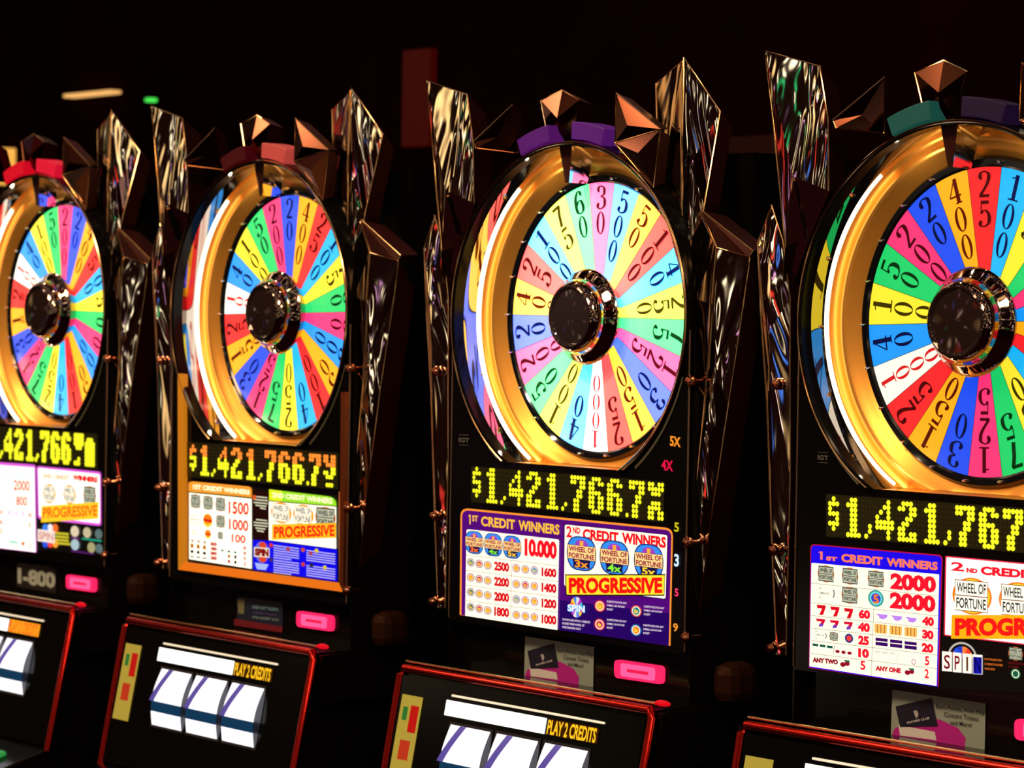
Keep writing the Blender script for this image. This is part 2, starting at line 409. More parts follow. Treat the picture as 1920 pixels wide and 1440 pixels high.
def make_cabinet(i, root):
    # body behind, carrying the bezel barrel
    b = MB(); b.box(-.31, .31, .075, .52, -.86, .285, BLACK); b.box(-.33, .33, .03, .55, -1.5, -.62, BLACK)
    b.box(-.3195, .3195, YF+.005, .08, -.565, FLAT-.004, BLACK); b.box(-.3195, .3195, -.045, .08, -.66, -.565, BLACK)
    for s in (-1, 1): b.box(*sorted((s*.3275, s*.3235)), YF+.005, .08, -.655, .05, BLACK)
    b.build('cabinet_body', root)
    # front plate with the round opening cut flat below
    f = MB(); R = .303
    a = math.acos(-FLAT/R)
    arc = [(-R*1.038*math.sin(t), -R*math.cos(t)) for t in [PI/2+(a-PI/2)*k/24 for k in range(25)]]
    pts = [(-.320, -.565), (-.320, 0)]+arc+[(-x, z) for x, z in arc[::-1]]+[(.320, 0), (.320, -.565)]
    f.prism([(x, YF, z) for x, z in pts], .005, BLACK)
    f.build('front_plate', root)
    # pale trim lines following the opening, chrome edges
    for s in (-1, 1):
        g = MB()
        q = []
        for k in range(17):
            t = math.radians(72-36*k/16); q.append((t))
        for k in range(16):
            t0, t1 = q[k], q[k+1]
            P = lambda r, t: (s*r*1.0*math.sin(t), YF-.0006, -r*math.cos(t))
            
            g.poly([P(.316, t0), P(.321, t0), P(.321, t1), P(.316, t1)], mat('pale_grey_trim', (.16, .16, .11), rough=.5))
        g.build('trim_line', root)
    for s in (-1, 1):
        h = MB(); h.tube([(s*.3205, YF-.001, -.02), (s*.3205, YF-.001, -.56)], .0018, mat('dim_bronze_trim', (.45, .30, .2), 1, .3), 6); h.build('edge_rail', root, smooth=True)
    # bezel
    z = MB(); z.lathe([(.300, -.060), (.300, -.082), (.3025, -.0845), (.3065, -.0835), (.3075, -.079), (.3075, .0)], BLACK, 160, cut=FLAT); z.widen()
    bz = z.build('bezel_ring', root, smooth=35)
    z = MB(); z.lathe([(.3042, -.0848), (.3060, -.0858), (.3078, -.0838)], EDGE, 160, cut=FLAT+.002); z.widen(); z.build('bezel_lip', bz, smooth=60)
    z = MB(); z.lathe([(.3035, -.0605), (.2990, -.031)], SMOKE, 160, cut=FLAT); z.widen(); z.build('mirror_wall', root, smooth=True)
    z = MB(); pr = [(.3020+.0045*math.cos(t), -.0235+.0055*math.sin(t)) for t in [2*PI*k/12 for k in range(12)]]
    z.lathe(pr, ARC_GLOW, 160, a0=math.radians(211), a1=math.radians(320), closed=True, cut=FLAT); z.widen(); tb = z.build('highlight_arc', root, smooth=True, label='white bezel highlight painted as a glowing arc')  # glowing arc added where the bezel reflects white light
    z = MB()
    dish = [(.3065, -.030), (.3075, -.014), (.304, -.006), (.298, -.003), (.292, -.005), (.286, -.011), (.281, -.013), (.276, -.011), (.270, -.005), (.263, -.001), (.257, .004)]
    z.lathe(dish, GOLD, 160, cut=FLAT); z.widen(); z.build('gold_dish', root, smooth=70)
    z = MB(); z.lathe([(.317, .0), (.317, .10)], MATTE, 96); z.poly([(.317*math.sin(2*PI*k/64), .1, .317*math.cos(2*PI*k/64)) for k in range(64)], MATTE)
    z.build('wheel_housing', root, smooth=True)
    # sill under the wheel: gold shelf where the opening is cut flat
    z = MB(); z.box(-.150, .150, YF+.002, .02, FLAT-.004, FLAT-.0005, GOLD); z.build('gold_sill', root)
    # coloured light blocks on top of the bezel
    cols = [((235, 10, 40), (245, 25, 60), 1.0), ((80, 5, 15), (235, 90, 80), .7), ((95, 25, 120), (100, 30, 130), .8), ((30, 92, 82), (36, 18, 50), .8)][i]
    for s, (a0, a1) in enumerate(((-23, -8), (3, 18))):
        z = MB(); z.lathe([(.311, -.086), (.311, -.04), (.342, -.04), (.342, -.086)], ink(cols[s], cols[2]*.62), 14, math.radians(a0), math.radians(a1), closed=True)
        z.build('light_block', root, bevel=.002)
    # pointer prism
    z = MB()
    A = [(-.044, -.062, .304), (-.010, -.060, .304), (-.024, -.054, .237), (-.034, -.054, .237)]
    B = [(-.040, -.008, .304), (-.006, -.008, .304), (-.023, -.012, .237), (-.033, -.012, .237)]
    z.poly(A, MAROON); z.poly(B[::-1], CHROME)
    for k in range(4): z.poly((A[k], B[k], B[(k+1) % 4], A[(k+1) % 4]), CHROME)
    pt = z.build('pointer', root, bevel=.0015)
    # small point lamps added behind the lip to brighten the gold dish
    for aa, ww in ((-26, .16), (24, .16), (-141, .10)):
        ld = bpy.data.lights.new('bezel_fill_lamp', 'POINT'); ld.energy = ww; ld.color = (1, .80, .50); ld.shadow_soft_size = .0035
        lo = bpy.data.objects.new('bezel_fill_lamp', ld); COL.objects.link(lo); lo.parent = root; aa = math.radians(aa)
        lo.location = (.289*math.sin(aa), -.060, .289*math.cos(aa))
    # latches at the sides
    for s in (-1, 1):
        for zz in (-.105, -.375, -.535):
            z = MB(); z.lathe([(.0, -.020), (.006, -.019), (.0095, -.014), (.0100, -.008), (.007, -.003), (.004, .0), (.004, .02)], mat('copper_knob', (.75, .30, .18), 1, .15), 20)
            k = z.build('latch_knob', root, smooth=True); k.location = (.3255 if s > 0 else -.372, -.062 if s < 0 else YF+.008, zz)

def make_wheel(i, root, bright, wash):
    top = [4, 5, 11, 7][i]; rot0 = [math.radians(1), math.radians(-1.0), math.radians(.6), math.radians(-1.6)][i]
    z = MB(); n = 22; st = 2*PI/n
    rim = mat('wheel_rim_black', (.004, .005, .008), rough=.12, spec=.6)
    dark = mat('wedge_divider', (.01, .01, .01), rough=.5)
    for k, (num, c) in enumerate(SEQ):
        ang = (k-top)*st+rot0
        rgb = tuple(min(255, x+wash) for x in WC[c]); m = film(rgb, bright, [.14, .08, .36, .02][i])  # glare's whitening is mixed into each wheel's colours, most in the third
        a0, a1 = ang-st/2, ang+st/2; S = 6
        for q in range(S):
            t0 = a0+(a1-a0)*q/S; t1 = a0+(a1-a0)*(q+1)/S
            z.poly([(.05*math.sin(t0), 0, .05*math.cos(t0)), (.24*math.sin(t0), 0, .24*math.cos(t0)), (.24*math.sin(t1), 0, .24*math.cos(t1)), (.05*math.sin(t1), 0, .05*math.cos(t1))], m)
        d = Vector((math.sin(a0), 0, math.cos(a0))); e = Vector((math.cos(a0), 0, -math.sin(a0)))*.0004
        o = Vector((0, -.0004, 0))
        z.poly([d*.05-e+o, d*.24-e+o, d*.24+e+o, d*.05+e+o], dark)
        nrgb = tuple(min(255, x+wash//3) for x in NC[c]); nm = ink(nrgb, bright*.8)
        L = len(num); hd, pit, wd = (.040, .0450, .0245) if L < 4 else (.0305, .0330, .0215)
        for j, ch in enumerate(num):
            rb = .2325-j*pit-hd      # radius of the digit's foot
            w2 = wd*(1 if j == 0 else (.98 if j == 1 else .92))
            if L == 4: w2 = wd
            def T(x, y, ang=ang, rb=rb):
                r = rb+y; return (r*math.sin(ang)+x*math.cos(ang), -.0008, r*math.cos(ang)-x*math.sin(ang))
            numeral(z, ch, T, w2, hd, nm)
    wheel = z.build('prize_wheel', root, recalc=False)
    z = MB(); z.lathe([(.2395, -.001), (.243, -.004), (.252, -.004), (.257, .002), (.257, .02), (.23, .02)], rim, 128); z.build('wheel_rim', wheel, smooth=35)
    pm = None
    for k in range(22):
        if pm is None:
            p = MB(); p.lathe([(0, -.008), (.0016, -.0075), (.0022, -.006), (.0022, .0)], mat('steel_peg', (.7, .65, .6), 1, .2), 10)
            pg = p.build('peg', wheel, smooth=True); pm = pg
        else:
            pg = pm.copy(); COL.objects.link(pg); pg.parent = wheel
        a = (k+.5)*st+rot0; pg.location = (.2475*math.sin(a), -.004, .2475*math.cos(a))
    z = MB(); z.lathe([(.058, .0), (.074, -.012), (.0845, -.026), (.0850, -.030), (.080, -.037), (.070, -.043), (.067, -.047), (.066, -.056), (.060, -.066), (.056, -.0695)], DARKCH, 96)
    hb = z.build('hub', wheel, smooth=25)
    z = MB(); z.lathe([(.056, -.0695), (.053, -.071), (.050, -.069), (.047, -.0665), (.02, -.069), (.0, -.0695)], mat('dark_hub_cap', (.05, .03, .03), .6, .05, spec=.8), 96)
    z.build('hub_cap', hb, smooth=25)

def led_plane_grid(i, a, b, c, names=('yellow_green',)):
    return a, b, c

def make_display(i, root, corners, dots, tint_rows=0, strength=1.0, fat=1.0):
    """corners TL, TR, BR, BL of the dark window in the picture; dots = centres of (0,0), (63,0), (0,7)"""
    P = Plane(i, YF-.0012)
    pr = Print(P); win = mat('led_window', (.010, .010, .004), rough=.25, spec=.4, emit=(.02, .015, .0), es=.32)
    pr.poly(corners, win, 0)
    d = pr.part('jackpot_display', root)
    o, ex, ez = [P.at(*q) for q in dots]
    ex = (ex-o)/63; ez = (ez-o)/7
    on = ink((248, 250, 40), strength); hot = ink((255, 140, 50), strength)
    r = abs(ez.z)*.53*fat
    off = mat('led_unlit', (.05, .05, .02), rough=.4, emit=(.10, .08, .0), es=.25)
    for ch, c0 in LEDTEXT[i]:
        z = MB()
        for rw, row in enumerate(LED[ch]):
            for cc, v in enumerate(row):
                if v == '1':
                    c = o+ex*(c0+cc)+ez*rw
                    m = hot if rw < tint_rows else on
                    z.mesh([(c.x, c.y-.0022, c.z)]+[(c.x+r*math.cos(2*PI*k/10), c.y-.0012, c.z+r*math.sin(2*PI*k/10)) for k in range(10)],
                           [(0, 1+k, 1+(k+1) % 10) for k in range(10)], m)
        z.build({',': 'lit_comma', ';': 'lit_comma', '.': 'lit_point', '$': 'lit_dollar_sign'}.get(ch, 'lit_digit'), d)
    z = MB(); q = .0007
    for rw in range(8):
        for cc in range(64):
            c = o+ex*cc+ez*rw
            z.poly([(c.x-q, c.y-.0006, c.z-q), (c.x+q, c.y-.0006, c.z-q), (c.x+q, c.y-.0006, c.z+q), (c.x-q, c.y-.0006, c.z+q)], off)
    z.build('dot_grid', d)

INK_RED = (238, 18, 30); CREAM = (255, 250, 225)
def tiny(pr, lines, x0, y0, x1, slope, h, pitch, m, lay=4, bold=.01):
    for k, t in enumerate(lines):
        n = max(len(q) for q in lines); xe = x0+(x1-x0)*len(t)/n
        pr.words(t, x0, y0+pitch*k, xe, y0+pitch*k+slope*(xe-x0), h, m, bold, lay)
def game_badge(pr, c, rx, ry, lay, mul=None, mulcol=(255, 150, 20), sk=.11, tone=0):
    """round topped emblem with two lettered rows; tone 0 = blue one, 1 = pale one with gold rays, 2 = grey one"""
    x, y = c
    def e(cx, cy, a, b, m, l): pr.ell((x+cx, y+cy+cx*sk), a, b, m, l, 24, skew=sk)
    def row(t, u0, v0, u1, v1, m, l, bold=.02): pr.text(t, tuple((x+u*rx, y+v*ry+u*rx*sk) for u, v in ((u0, v1), (u1, v1), (u1, v0), (u0, v0))), m, bold, l)
    def rc(u0, v0, u1, v1, m, l): pr.poly([(x+u*rx, y+v*ry+u*rx*sk) for u, v in ((u0, v0), (u1, v0), (u1, v1), (u0, v1))], m, l)
    if tone == 0:
        def barrel(k, m, l):
            pts = []
            for q in range(40):
                a = 2*PI*q/40; u = abs(math.cos(a))**.62*math.copysign(1, math.cos(a)); v = abs(math.sin(a))**.9*math.copysign(1, math.sin(a))
                pts.append((x+u*rx*k, y+v*ry*(k+.02)+u*rx*sk))
            pr.poly(pts, m, l)
        barrel(1, ink((20, 35, 120), .9), lay); barrel(.93, ink((50, 140, 240), 1), lay+1); e(0, ry*.30, rx*.62, ry*.60, ink((60, 40, 150), .9), lay+2)
        e(0, -ry*.45, rx*.45, ry*.38, ink((150, 60, 190), 1), lay+2); rc(-.12, -.75, .12, -.3, ink((255, 170, 60), 1), lay+3)
        rc(-.96, -.48, .96, .38, ink((70, 10, 20), .8), lay+3); rc(-.93, -.45, .93, .35, ink((255, 215, 140), 1), lay+4)
        row('WHEEL OF', -.86, -.40, .86, -.08, ink((150, 20, 60), .9), lay+5); row('FORTUNE', -.86, 0, .86, .31, ink((150, 20, 60), .9), lay+5)
        if mul:
            rc(-.55, .38, .55, .86, ink((25, 20, 80), .8), lay+4)
            row(mul, -.46, .40, .46, .84, ink(mulcol, 1.1), lay+6, .012)
    elif tone == 1:
        e(0, 0, rx, ry*.98, ink((255, 120, 30), 1), lay); e(0, 0, rx*.9, ry*.9, ink((255, 215, 40), 1), lay+1)
        rc(-.88, -.82, .80, .82, ink((120, 40, 20), .8), lay+2); rc(-.85, -.78, .77, -.02, ink((255, 250, 225), 1.2), lay+3); rc(-.88, .03, .77, .78, ink((255, 250, 225), 1.2), lay+3)
        row('WHEEL OF', -.78, -.68, .70, -.14, ink((40, 35, 50), .8), lay+4, .01); row('FORTUNE', -.80, .12, .70, .68, ink((40, 35, 50), .8), lay+4, .01)
    else:
        e(0, 0, rx, ry, ink((230, 120, 70), .9), lay); rc(-.9, -.9, .9, .9, ink((95, 95, 80), .9), lay+1)
        rc(-.8, -.74, .8, -.04, ink((190, 195, 170), 1), lay+2); rc(-.8, .06, .8, .76, ink((190, 195, 170), 1), lay+2)
        row('WHEEL OF', -.74, -.64, .74, -.16, ink((40, 50, 40), .8), lay+3); row('FORTUNE', -.74, .18, .74, .64, ink((40, 50, 40), .8), lay+3)
def coin(pr, c, r, ring, core, lay, mid=(245, 235, 215), t=None, sk=.1):
    pr.ell(c, r*.92, r, ink(ring, .9), lay, 18, skew=sk); pr.ell(c, r*.72, r*.8, ink(mid, 1), lay+1, 18, skew=sk)
    pr.ell(c, r*.56, r*.62, ink(core, 1), lay+2, 18, skew=sk)
    if t: pr.words(t, c[0]-r*.36, c[1]+r*.34, c[0]+r*.36, c[1]+r*.34+r*.07, r*.7, ink((255, 205, 60), 1), .04, lay+3)
def spin_logo(pr, c, rx, ry, lay):
    cols = [(250, 90, 40), (250, 200, 60), (80, 140, 250), (235, 235, 240), (180, 60, 200), (60, 190, 220)]
    for k in range(12):
        pr.ell(c, rx, ry, ink(cols[k % 6], .9), lay, 4, a0=2*PI*k/12, a1=2*PI*(k+1)/12)
    pr.words('SPIN', c[0]-rx*1.45, c[1]+ry*.42, c[0]+rx*1.35, c[1]+ry*.42+rx*.25, ry*.72, ink((70, 170, 250), 1), .05, lay+1)
    pr.words('SPIN', c[0]-rx*1.38, c[1]+ry*.36, c[0]+rx*1.30, c[1]+ry*.36+rx*.25, ry*.66, ink((255, 255, 255), 1), .01, lay+2)
def seven(pr, c, wd, h, m, lay, lower=None):
    x, y = c
    pr.poly([(x-wd/2, y-h/2), (x+wd/2, y-h/2+wd*.1), (x+wd/2, y-h*.2), (x+wd*.22, y+h*.5), (x-wd*.22, y+h*.5), (x+wd*.1, y-h*.12), (x-wd*.42, y-h*.16)], m, lay)
    if lower: pr.poly([(x-wd*.12, y+h*.12), (x+wd*.36, y+h*.14), (x+wd*.22, y+h*.5), (x-wd*.22, y+h*.5)], lower, lay+1)

def paytable_purple(i, root):
    pr = Print(Plane(i, YF-.001)).crop(860, 940, 5.76)
    border = ink((255, 150, 50), .9); purple = ink((85, 5, 130), .8); deep = ink((40, 0, 110), .7); red = ink(INK_RED, 1); gold = ink((255, 190, 60), 1)
    # outline: top left, top right ... in whole-picture pixels
    pr.crop(0, 0, 1)
    pr.rrect([(863.5, 952), (1262, 990.5), (1257, 1211), (862, 1153)], 16, border, 1, (1, 1, 0, 0))
    pr.rrect([(866.5, 956), (1259, 994.5), (1253.8, 1211), (865.2, 1153)], 13, purple, 2, (1, 1, 0, 0))
    pr.poly([(1050, 1125), (1255, 1150), (1253.8, 1210.5), (1048, 1181)], deep, 3)
    panel = pr.part('pay_table', root, label='purple backlit pay table with thin orange outline')
    # left card
    pr = Print(Plane(i, YF-.0028)).crop(860, 940, 5.76)
    white = ink(CREAM, 1.15)
    pr.rrect([(85, 300), (1085, 412), (1066, 1390), (70, 1235)], 22, white, 1, (1, 1, 0, 0))
    ln = ink((120, 100, 70), .7)
    for (a, b) in ((580, 697), (745, 865), (905, 1035), (1070, 1200)): pr.line((78, a), (1078, b), 4, ln, 2)
    pr.line((573, 642), (560, 1310), 4, ln, 2)
    for k, (c, mu, mc) in enumerate((((168, 445), '3x', (255, 110, 30)), ((373, 470), '4x', (120, 230, 50)), ((577, 495), '5x', (255, 200, 40)))):
        game_badge(pr, c, 100, 122, 3+k*7, mu, mc, .12)
    pr.words('10,000', 712, 622, 1060, 662, 226, ink((250, 15, 35), 1.05), .035, 4, .92)
    T, M_, O = (20, 120, 120), (205, 30, 90), (250, 150, 40)
    rows = [(660, 690, '2500', (T, M_, O), 760, '1600', 735, (O, O, (40, 140, 200)), 825),
            (822, 855, '2200', (O, M_, O), 925, '1400', 905, (O, M_, O), 993),
            (980, 1015, '2000', ((20, 90, 90), O, O), 1088, '1200', 1070, ((40, 150, 190), O, O), 1162),
            (1140, 1178, '1800', ((20, 90, 90), M_, O), 1250, '1000', 1240, (O, O, O), 1335)]
    for ya, yb, n1, c3, yn1, n2, yc2, d3, yn2 in rows:
        for k in range(3):
            coin(pr, (130+92*k, ya+(yb-ya)*k/2), 46, (150, 110, 130), c3[k], 3, t='%dx' % (3+k))
            coin(pr, (622+98*k, yc2-12+24*k/2), 46, (170, 110, 150), d3[k], 3, t='%dx' % (5-k))
        red2 = ink((215, 10, 30), .95)
        pr.words(n1, 383, yn1-14, 545, yn1+6, 100, red2, .035, 4, .92); pr.words(n2, 895, yn2-16, 1055, yn2+2, 100, red2, .035, 4, .92)
    pr.part('winners_card', panel, label='white card of red winning amounts')
    pr = Print(Plane(i, YF-.0028)).crop(860, 940, 5.76)
    pr.words('1', 106, 248, 134, 251, 106, gold, .0); pr.words('ST', 145, 215, 207, 222, 66, gold, .02)
    pr.words('CREDIT', 242, 266, 608, 307, 108, gold, .02, 3, 1.02); pr.words('WINNERS', 645, 313, 1088, 364, 112, gold, .02, 3, 1.0)
    pr.part('card_heading', panel)
    # right card
    pr = Print(Plane(i, YF-.0028)).crop(1050, 970, 5.758)
    pr.rrect([(46, 70), (1164, 188), (1144, 886), (40, 746)], 26, ink((20, 5, 40), .5), 0)
    pr.rrect([(52, 77), (1159, 192), (1140, 880), (45, 740)], 24, white, 1)
    pr.words('2', 68, 213, 128, 219, 122, red, .03); pr.words('ND', 138, 170, 218, 180, 68, red, .03)
    pr.words('CREDIT', 245, 238, 632, 281, 118, red, .03, 3, 1.0); pr.words('WINNERS', 668, 282, 1144, 334, 122, red, .03, 3, 1.0)
    for k, (c, mu, mc) in enumerate((((232, 392), '3x', (255, 150, 30)), ((587, 436), '4x', (130, 235, 50)), ((957, 474), '5x', (255, 205, 40)))):
        game_badge(pr, c, 160, 182, 4, mu, mc, .12)
    pr.poly([(55, 615), (1136, 612), (1126, 848), (62, 846)], ink((10, 5, 15), .5), 12)
    pr.poly([(65, 628), (1130, 625), (1120, 835), (72, 834)], ink((255, 225, 50), 1), 13)
    pr.text('PROGRESSIVE', ((95, 822), (1103, 820), (1103, 648), (95, 650)), ink((250, 20, 15), 1), .03, 14)
    pr.part('progressive_card', panel, label='white card with a yellow PROGRESSIVE banner')
    pr = Print(Plane(i, YF-.0028)).crop(1050, 970, 5.758)
    spin_logo(pr, (177, 970), 68, 112, 2)
    wt = ink((240, 225, 245), .9)
    tiny(pr, ['ON PAYLINE WITH 3 CREDITS', 'PLAYED WINS WHEEL OF', 'FORTUNE SPIN ONLY'], 25, 1112, 322, .115, 24, 42, wt)
    for (c, rg, co, tt) in (((430, 958), (220, 50, 40), (245, 150, 40), '2x'), ((823, 1012), (210, 80, 60), (20, 130, 140), '3x'), ((427, 1157), (210, 50, 60), (190, 30, 80), '4x'), ((820, 1218), (40, 110, 180), (230, 120, 30), '5x')):
        coin(pr, c, 64, rg, co, 3, t=tt)
    for x, y, xe in ((505, 918, 720), (905, 972, 1125), (505, 1116, 718), (898, 1175, 1118)):
        tiny(pr, ['SUBSTITUTES FOR ANY', 'SYMBOL ON PAYLINE', 'EXCEPT'], x, y, xe, .1, 22, 42, wt)
    pr.part('rules_print', panel)
    # reflection of multiplier figures in the narrow side glass, painted as lit print
    pr = Print(Plane(i, YF-.0012))
    pr.words('5X', 1256, 836, 1276, 839, 19, ink((255, 150, 40), .9), .02); pr.words('4X', 1240, 881, 1262, 884, 20, ink((230, 20, 70), .8), .02)
    pr.words('5', 1264, 997, 1273, 998, 18, ink((200, 190, 20), .9), .02); pr.words('3', 1264, 1062, 1273, 1063, 24, ink((190, 220, 255), 1.2), .03)
    pr.words('5', 1265, 1118, 1272, 1119, 15, ink((250, 60, 110), .9), .02); pr.words('9', 1262, 1184, 1271, 1185, 16, ink((240, 150, 50), .9), .02)
    pr.part('reflected_figures', root, label='painted reflections of small coloured multiplier figures')

def paytable_blue(i, root):
    P = Plane(i, YF-.001); P2 = Plane(i, YF-.0024)
    red = ink((245, 20, 45), 1); pk = ink((255, 120, 90), 1); dk = ink((150, 10, 40), .9)
    pr = Print(P).crop(1500, 1010, 5.76)
    pr.rrect([(112, 55), (1543, 176), (1497, 1600), (95, 1395)], 55, ink((190, 10, 60), .8), 0, (1, 1, 0, 0))
    pr.rrect([(122, 68), (1530, 190), (1485, 1600), (100, 1390)], 50, ink((25, 5, 235), .95), 1, (1, 1, 0, 0))
    base = pr.part('pay_table', root, label='white pay table with a blue heading')
    pr = Print(P2).crop(1500, 1010, 5.76)
    pr.rrect([(124, 260), (1503, 386), (1474, 1590), (102, 1378)], 14, ink((255, 250, 222), 1.12), 1, (1, 1, 0, 0))
    ln = ink((110, 100, 90), .6)
    for a, b in ((480, 620), (690, 835), (830, 972), (965, 1112), (1100, 1258), (1240, 1405)): pr.line((120, a), (1490, b), 4, ln, 2)
    pr.line((795, 755), (770, 1480), 4, ln, 2)
    for c in ((280, 380), (541, 405), (820, 435), (537, 612)): game_badge(pr, c, 90, 92, 3, tone=2)
    coin(pr, (820, 645), 92, (60, 160, 150), (60, 60, 190), 3, (110, 220, 230)); pr.words('5', 790, 700, 850, 706, 100, ink((250, 120, 40), 1), .05, 7)
    tiny(pr, ['ANY', 'COMBINATION', 'OF'], 205, 545, 315, .1, 22, 50, ink((80, 75, 90), .7)); pr.words('}', 352, 635, 380, 638, 85, ink((50, 50, 70), .7))
    pr.words('2000', 975, 545, 1470, 588, 178, red, .035, 4, .96); pr.words('2000', 970, 752, 1464, 800, 180, red, .035, 4, .96)
    for k in range(3):
        seven(pr, (228+148*k, 768+18*k), 98, 112, ink((215, 10, 30), .95), 3)
        seven(pr, (222+149*k, 905+16*k), 98, 88, ink((215, 10, 50), .95), 3, ink((120, 60, 190), .9))
        pr.poly([(820+158*k, 808+18*k), (945+158*k, 822+18*k), (940+158*k, 850+18*k), (905+158*k, 872+18*k), (860+158*k, 862+18*k), (850+158*k, 835+18*k)], ink((185, 130, 240), 1), 3)
        x = 805+162*k; y = 918+17*k
        pr.poly([(x, y), (x+135, y+14), (x+132, y+112), (x, y+98)], ink((255, 190, 90), 1), 3)
        for q in range(3): pr.line((x+30+38*q, y+6+4*q), (x+30+38*q, y+96+5*q), 12, ink((190, 120, 60), .9), 4)
        x = 815+157*k; y = 1068+19*k
        pr.poly([(x, y), (x+132, y+14), (x+132, y+48), (x, y+34)], ink((60, 5, 110), .8), 3); pr.poly([(x, y+44), (x+132, y+58), (x+132, y+96), (x, y+82)], ink((60, 5, 110), .8), 3)
        x = 135+78*k; y = 1130+11*k
        pr.poly([(x, y), (x+62, y+8), (x+62, y+34), (x, y+26)], ink((10, 90, 75), .8), 3)
        pr.ell((405+65*k, 1218+9*k), 24, 18, dk, 3)
    for t, a, b in (('60', (633, 860), (757, 872)), ('40', (625, 1000), (755, 1014)), ('25', (628, 1142), (745, 1156)), ('10', (628, 1280), (745, 1294)), ('5', (652, 1415), (706, 1421)),
                    ('40', (1318, 935), (1447, 950)), ('30', (1318, 1078), (1443, 1094)), ('20', (1315, 1222), (1440, 1240)), ('5', (1348, 1366), (1396, 1372)), ('2', (1345, 1505), (1392, 1511))):
        pr.words(t, *a, *b, 100, red, .04, 4, .96)
    game_badge(pr, (365, 1056), 48, 48, 3, tone=2); coin(pr, (529, 1076), 50, (40, 70, 140), (230, 60, 60), 3, (60, 40, 110))
    tiny(pr, ['ANY', 'COMBINATION', 'OF'], 165, 1005, 260, .1, 15, 38, ink((80, 75, 90), .7)); pr.words('}', 270, 1078, 292, 1081, 60, ink((50, 50, 70), .7))
    pr.line((375, 1150), (360, 1238), 5, dk, 3); pr.line((1060, 1245), (1043, 1325), 5, ink((190, 170, 190), .8), 3)
    pr.words('ANY TWO', 135, 1335, 410, 1362, 56, dk, .05, 4); pr.words('ANY ONE', 815, 1425, 1090, 1455, 56, ink((215, 40, 60), .9), .05, 4)
    for x, y in ((485, 1345), (1182, 1432)):
        pr.ell((x-22, y+14), 30, 26, dk, 4); pr.ell((x+24, y+4), 28, 26, dk, 4); pr.poly([(x-20, y-35), (x+48, y-30), (x+50, y-5), (x+10, y-15)], ink((15, 110, 70), .8), 5)
    pr.words('BAR  BAR  BAR', 815, 1232, 1025, 1256, 28, ink((190, 175, 190), .8), .0, 4); pr.ell((1228, 1330), 24, 32, ink((215, 130, 140), .9), 4); pr.ell((1228, 1330), 15, 22, ink((255, 250, 235), 1.1), 5)
    pr.part('winners_card', base, label='white card with red winning amounts and fruit symbols')
    pr = Print(P2).crop(1500, 1010, 5.76)
    pr.words('1', 200, 224, 256, 229, 88, pk, .0); pr.words('ST', 282, 235, 402, 246, 46, pk, .04)
    pr.words('CREDIT', 446, 252, 893, 292, 92, pk, .03, 3, 1.0); pr.words('WINNERS', 934, 296, 1487, 344, 92, pk, .03, 3, 1.0)
    pr.part('card_heading', base)
    # right hand card, running on beyond the border
    pr = Print(P2).crop(1750, 1030, 6.26)
    pr.rrect([(140, 75), (1930, 240), (1875, 1215), (122, 1012)], 18, ink((240, 50, 80), .9), 0)
    pr.rrect([(155, 92), (1915, 255), (1860, 1200), (138, 1000)], 14, ink((255, 253, 240), 1.2), 1)
    pr.words('2', 208, 248, 362, 262, 104, red, .04); pr.words('ND', 388, 272, 518, 284, 56, red, .04)
    pr.words('CREDIT', 555, 298, 1185, 352, 104, red, .035, 3, 1.0); pr.words('WINNERS', 1240, 358, 1890, 414, 104, red, .03, 3, 1.0)
    for k in range(3): game_badge(pr, (455+545*k, 550+52*k), 232, 222, 3, tone=1, sk=.09)
    pr.poly([(216, 770), (1860, 772), (1850, 1062), (208, 1048)], ink((255, 175, 20), 1), 9)
    pr.text('PROGRESSIVE', ((252, 1018), (1815, 1020), (1815, 800), (252, 806)), ink((250, 25, 20), 1), .035, 10)
    pr.part('progressive_card', base, label='white card with an orange PROGRESSIVE banner')
    pr = Print(P2).crop(1750, 1030, 6.26)
    pr.poly([(100, 1195), (1880, 1420), (1870, 1720), (95, 1640)], mat('panel_black', (.002, .002, .002), rough=.3), 0)
    c = (340, 1270); pr.ell(c, 172, 182, ink((190, 185, 175), .9), 1, 20, a0=PI, a1=2*PI, skew=.09); pr.ell(c, 150, 158, ink((20, 15, 20), .5), 2, 20, a0=PI, a1=2*PI, skew=.09)
    for k, cc in enumerate(((230, 20, 60), (30, 80, 230), (30, 60, 200), (250, 130, 60), (245, 60, 40), (250, 190, 40))):
        pr.ell(c, 122, 132, ink(cc, .95), 3, 4, a0=PI+PI*k/6, a1=PI+PI*(k+1)/6, skew=.09)
    for k, (ch, x0, x1, m1, m2) in enumerate((('S', 102, 218, (250, 245, 235), (120, 10, 20)), ('P', 228, 332, (250, 245, 235), (120, 10, 20)), ('I', 344, 450, (250, 245, 235), (90, 40, 10)), ('N', 460, 576, (20, 20, 170), (0, 0, 90)))):
        y = 1195+.1*(x0-100)
        pr.poly([(x0, y), (x1, y+10), (x1, y+240), (x0, y+232)], ink((250, 245, 235), 1), 4)
        if ch == 'N': pr.poly([(x0+8, y+30), (x1-8, y+36), (x1-8, y+234), (x0+8, y+228)], ink(m1, .9), 5)
        pr.words(ch, x0+22, y+205, x1-22, y+211, 165, ink(m2, .9), .06, 6)
    tiny(pr, ['ON PAYLINE WITH', '3 CREDITS PLAYED', 'WINS SPIN'], 600, 1300, 815, .09, 26, 56, ink((230, 120, 40), .8))
    for k in range(3):
        game_badge(pr, (965+330*k, 1225+36*k), 85, 80, 2, tone=2); tiny(pr, ['SUBSTITUTES FOR', 'ANY SYMBOL'], 880+330*k, 1345+34*k, 1070+330*k, .09, 26, 45, ink((130, 20, 30), .6))
        coin(pr, (965+330*k, 1462+36*k), 60, (40, 150, 90), (20, 90, 60), 2)
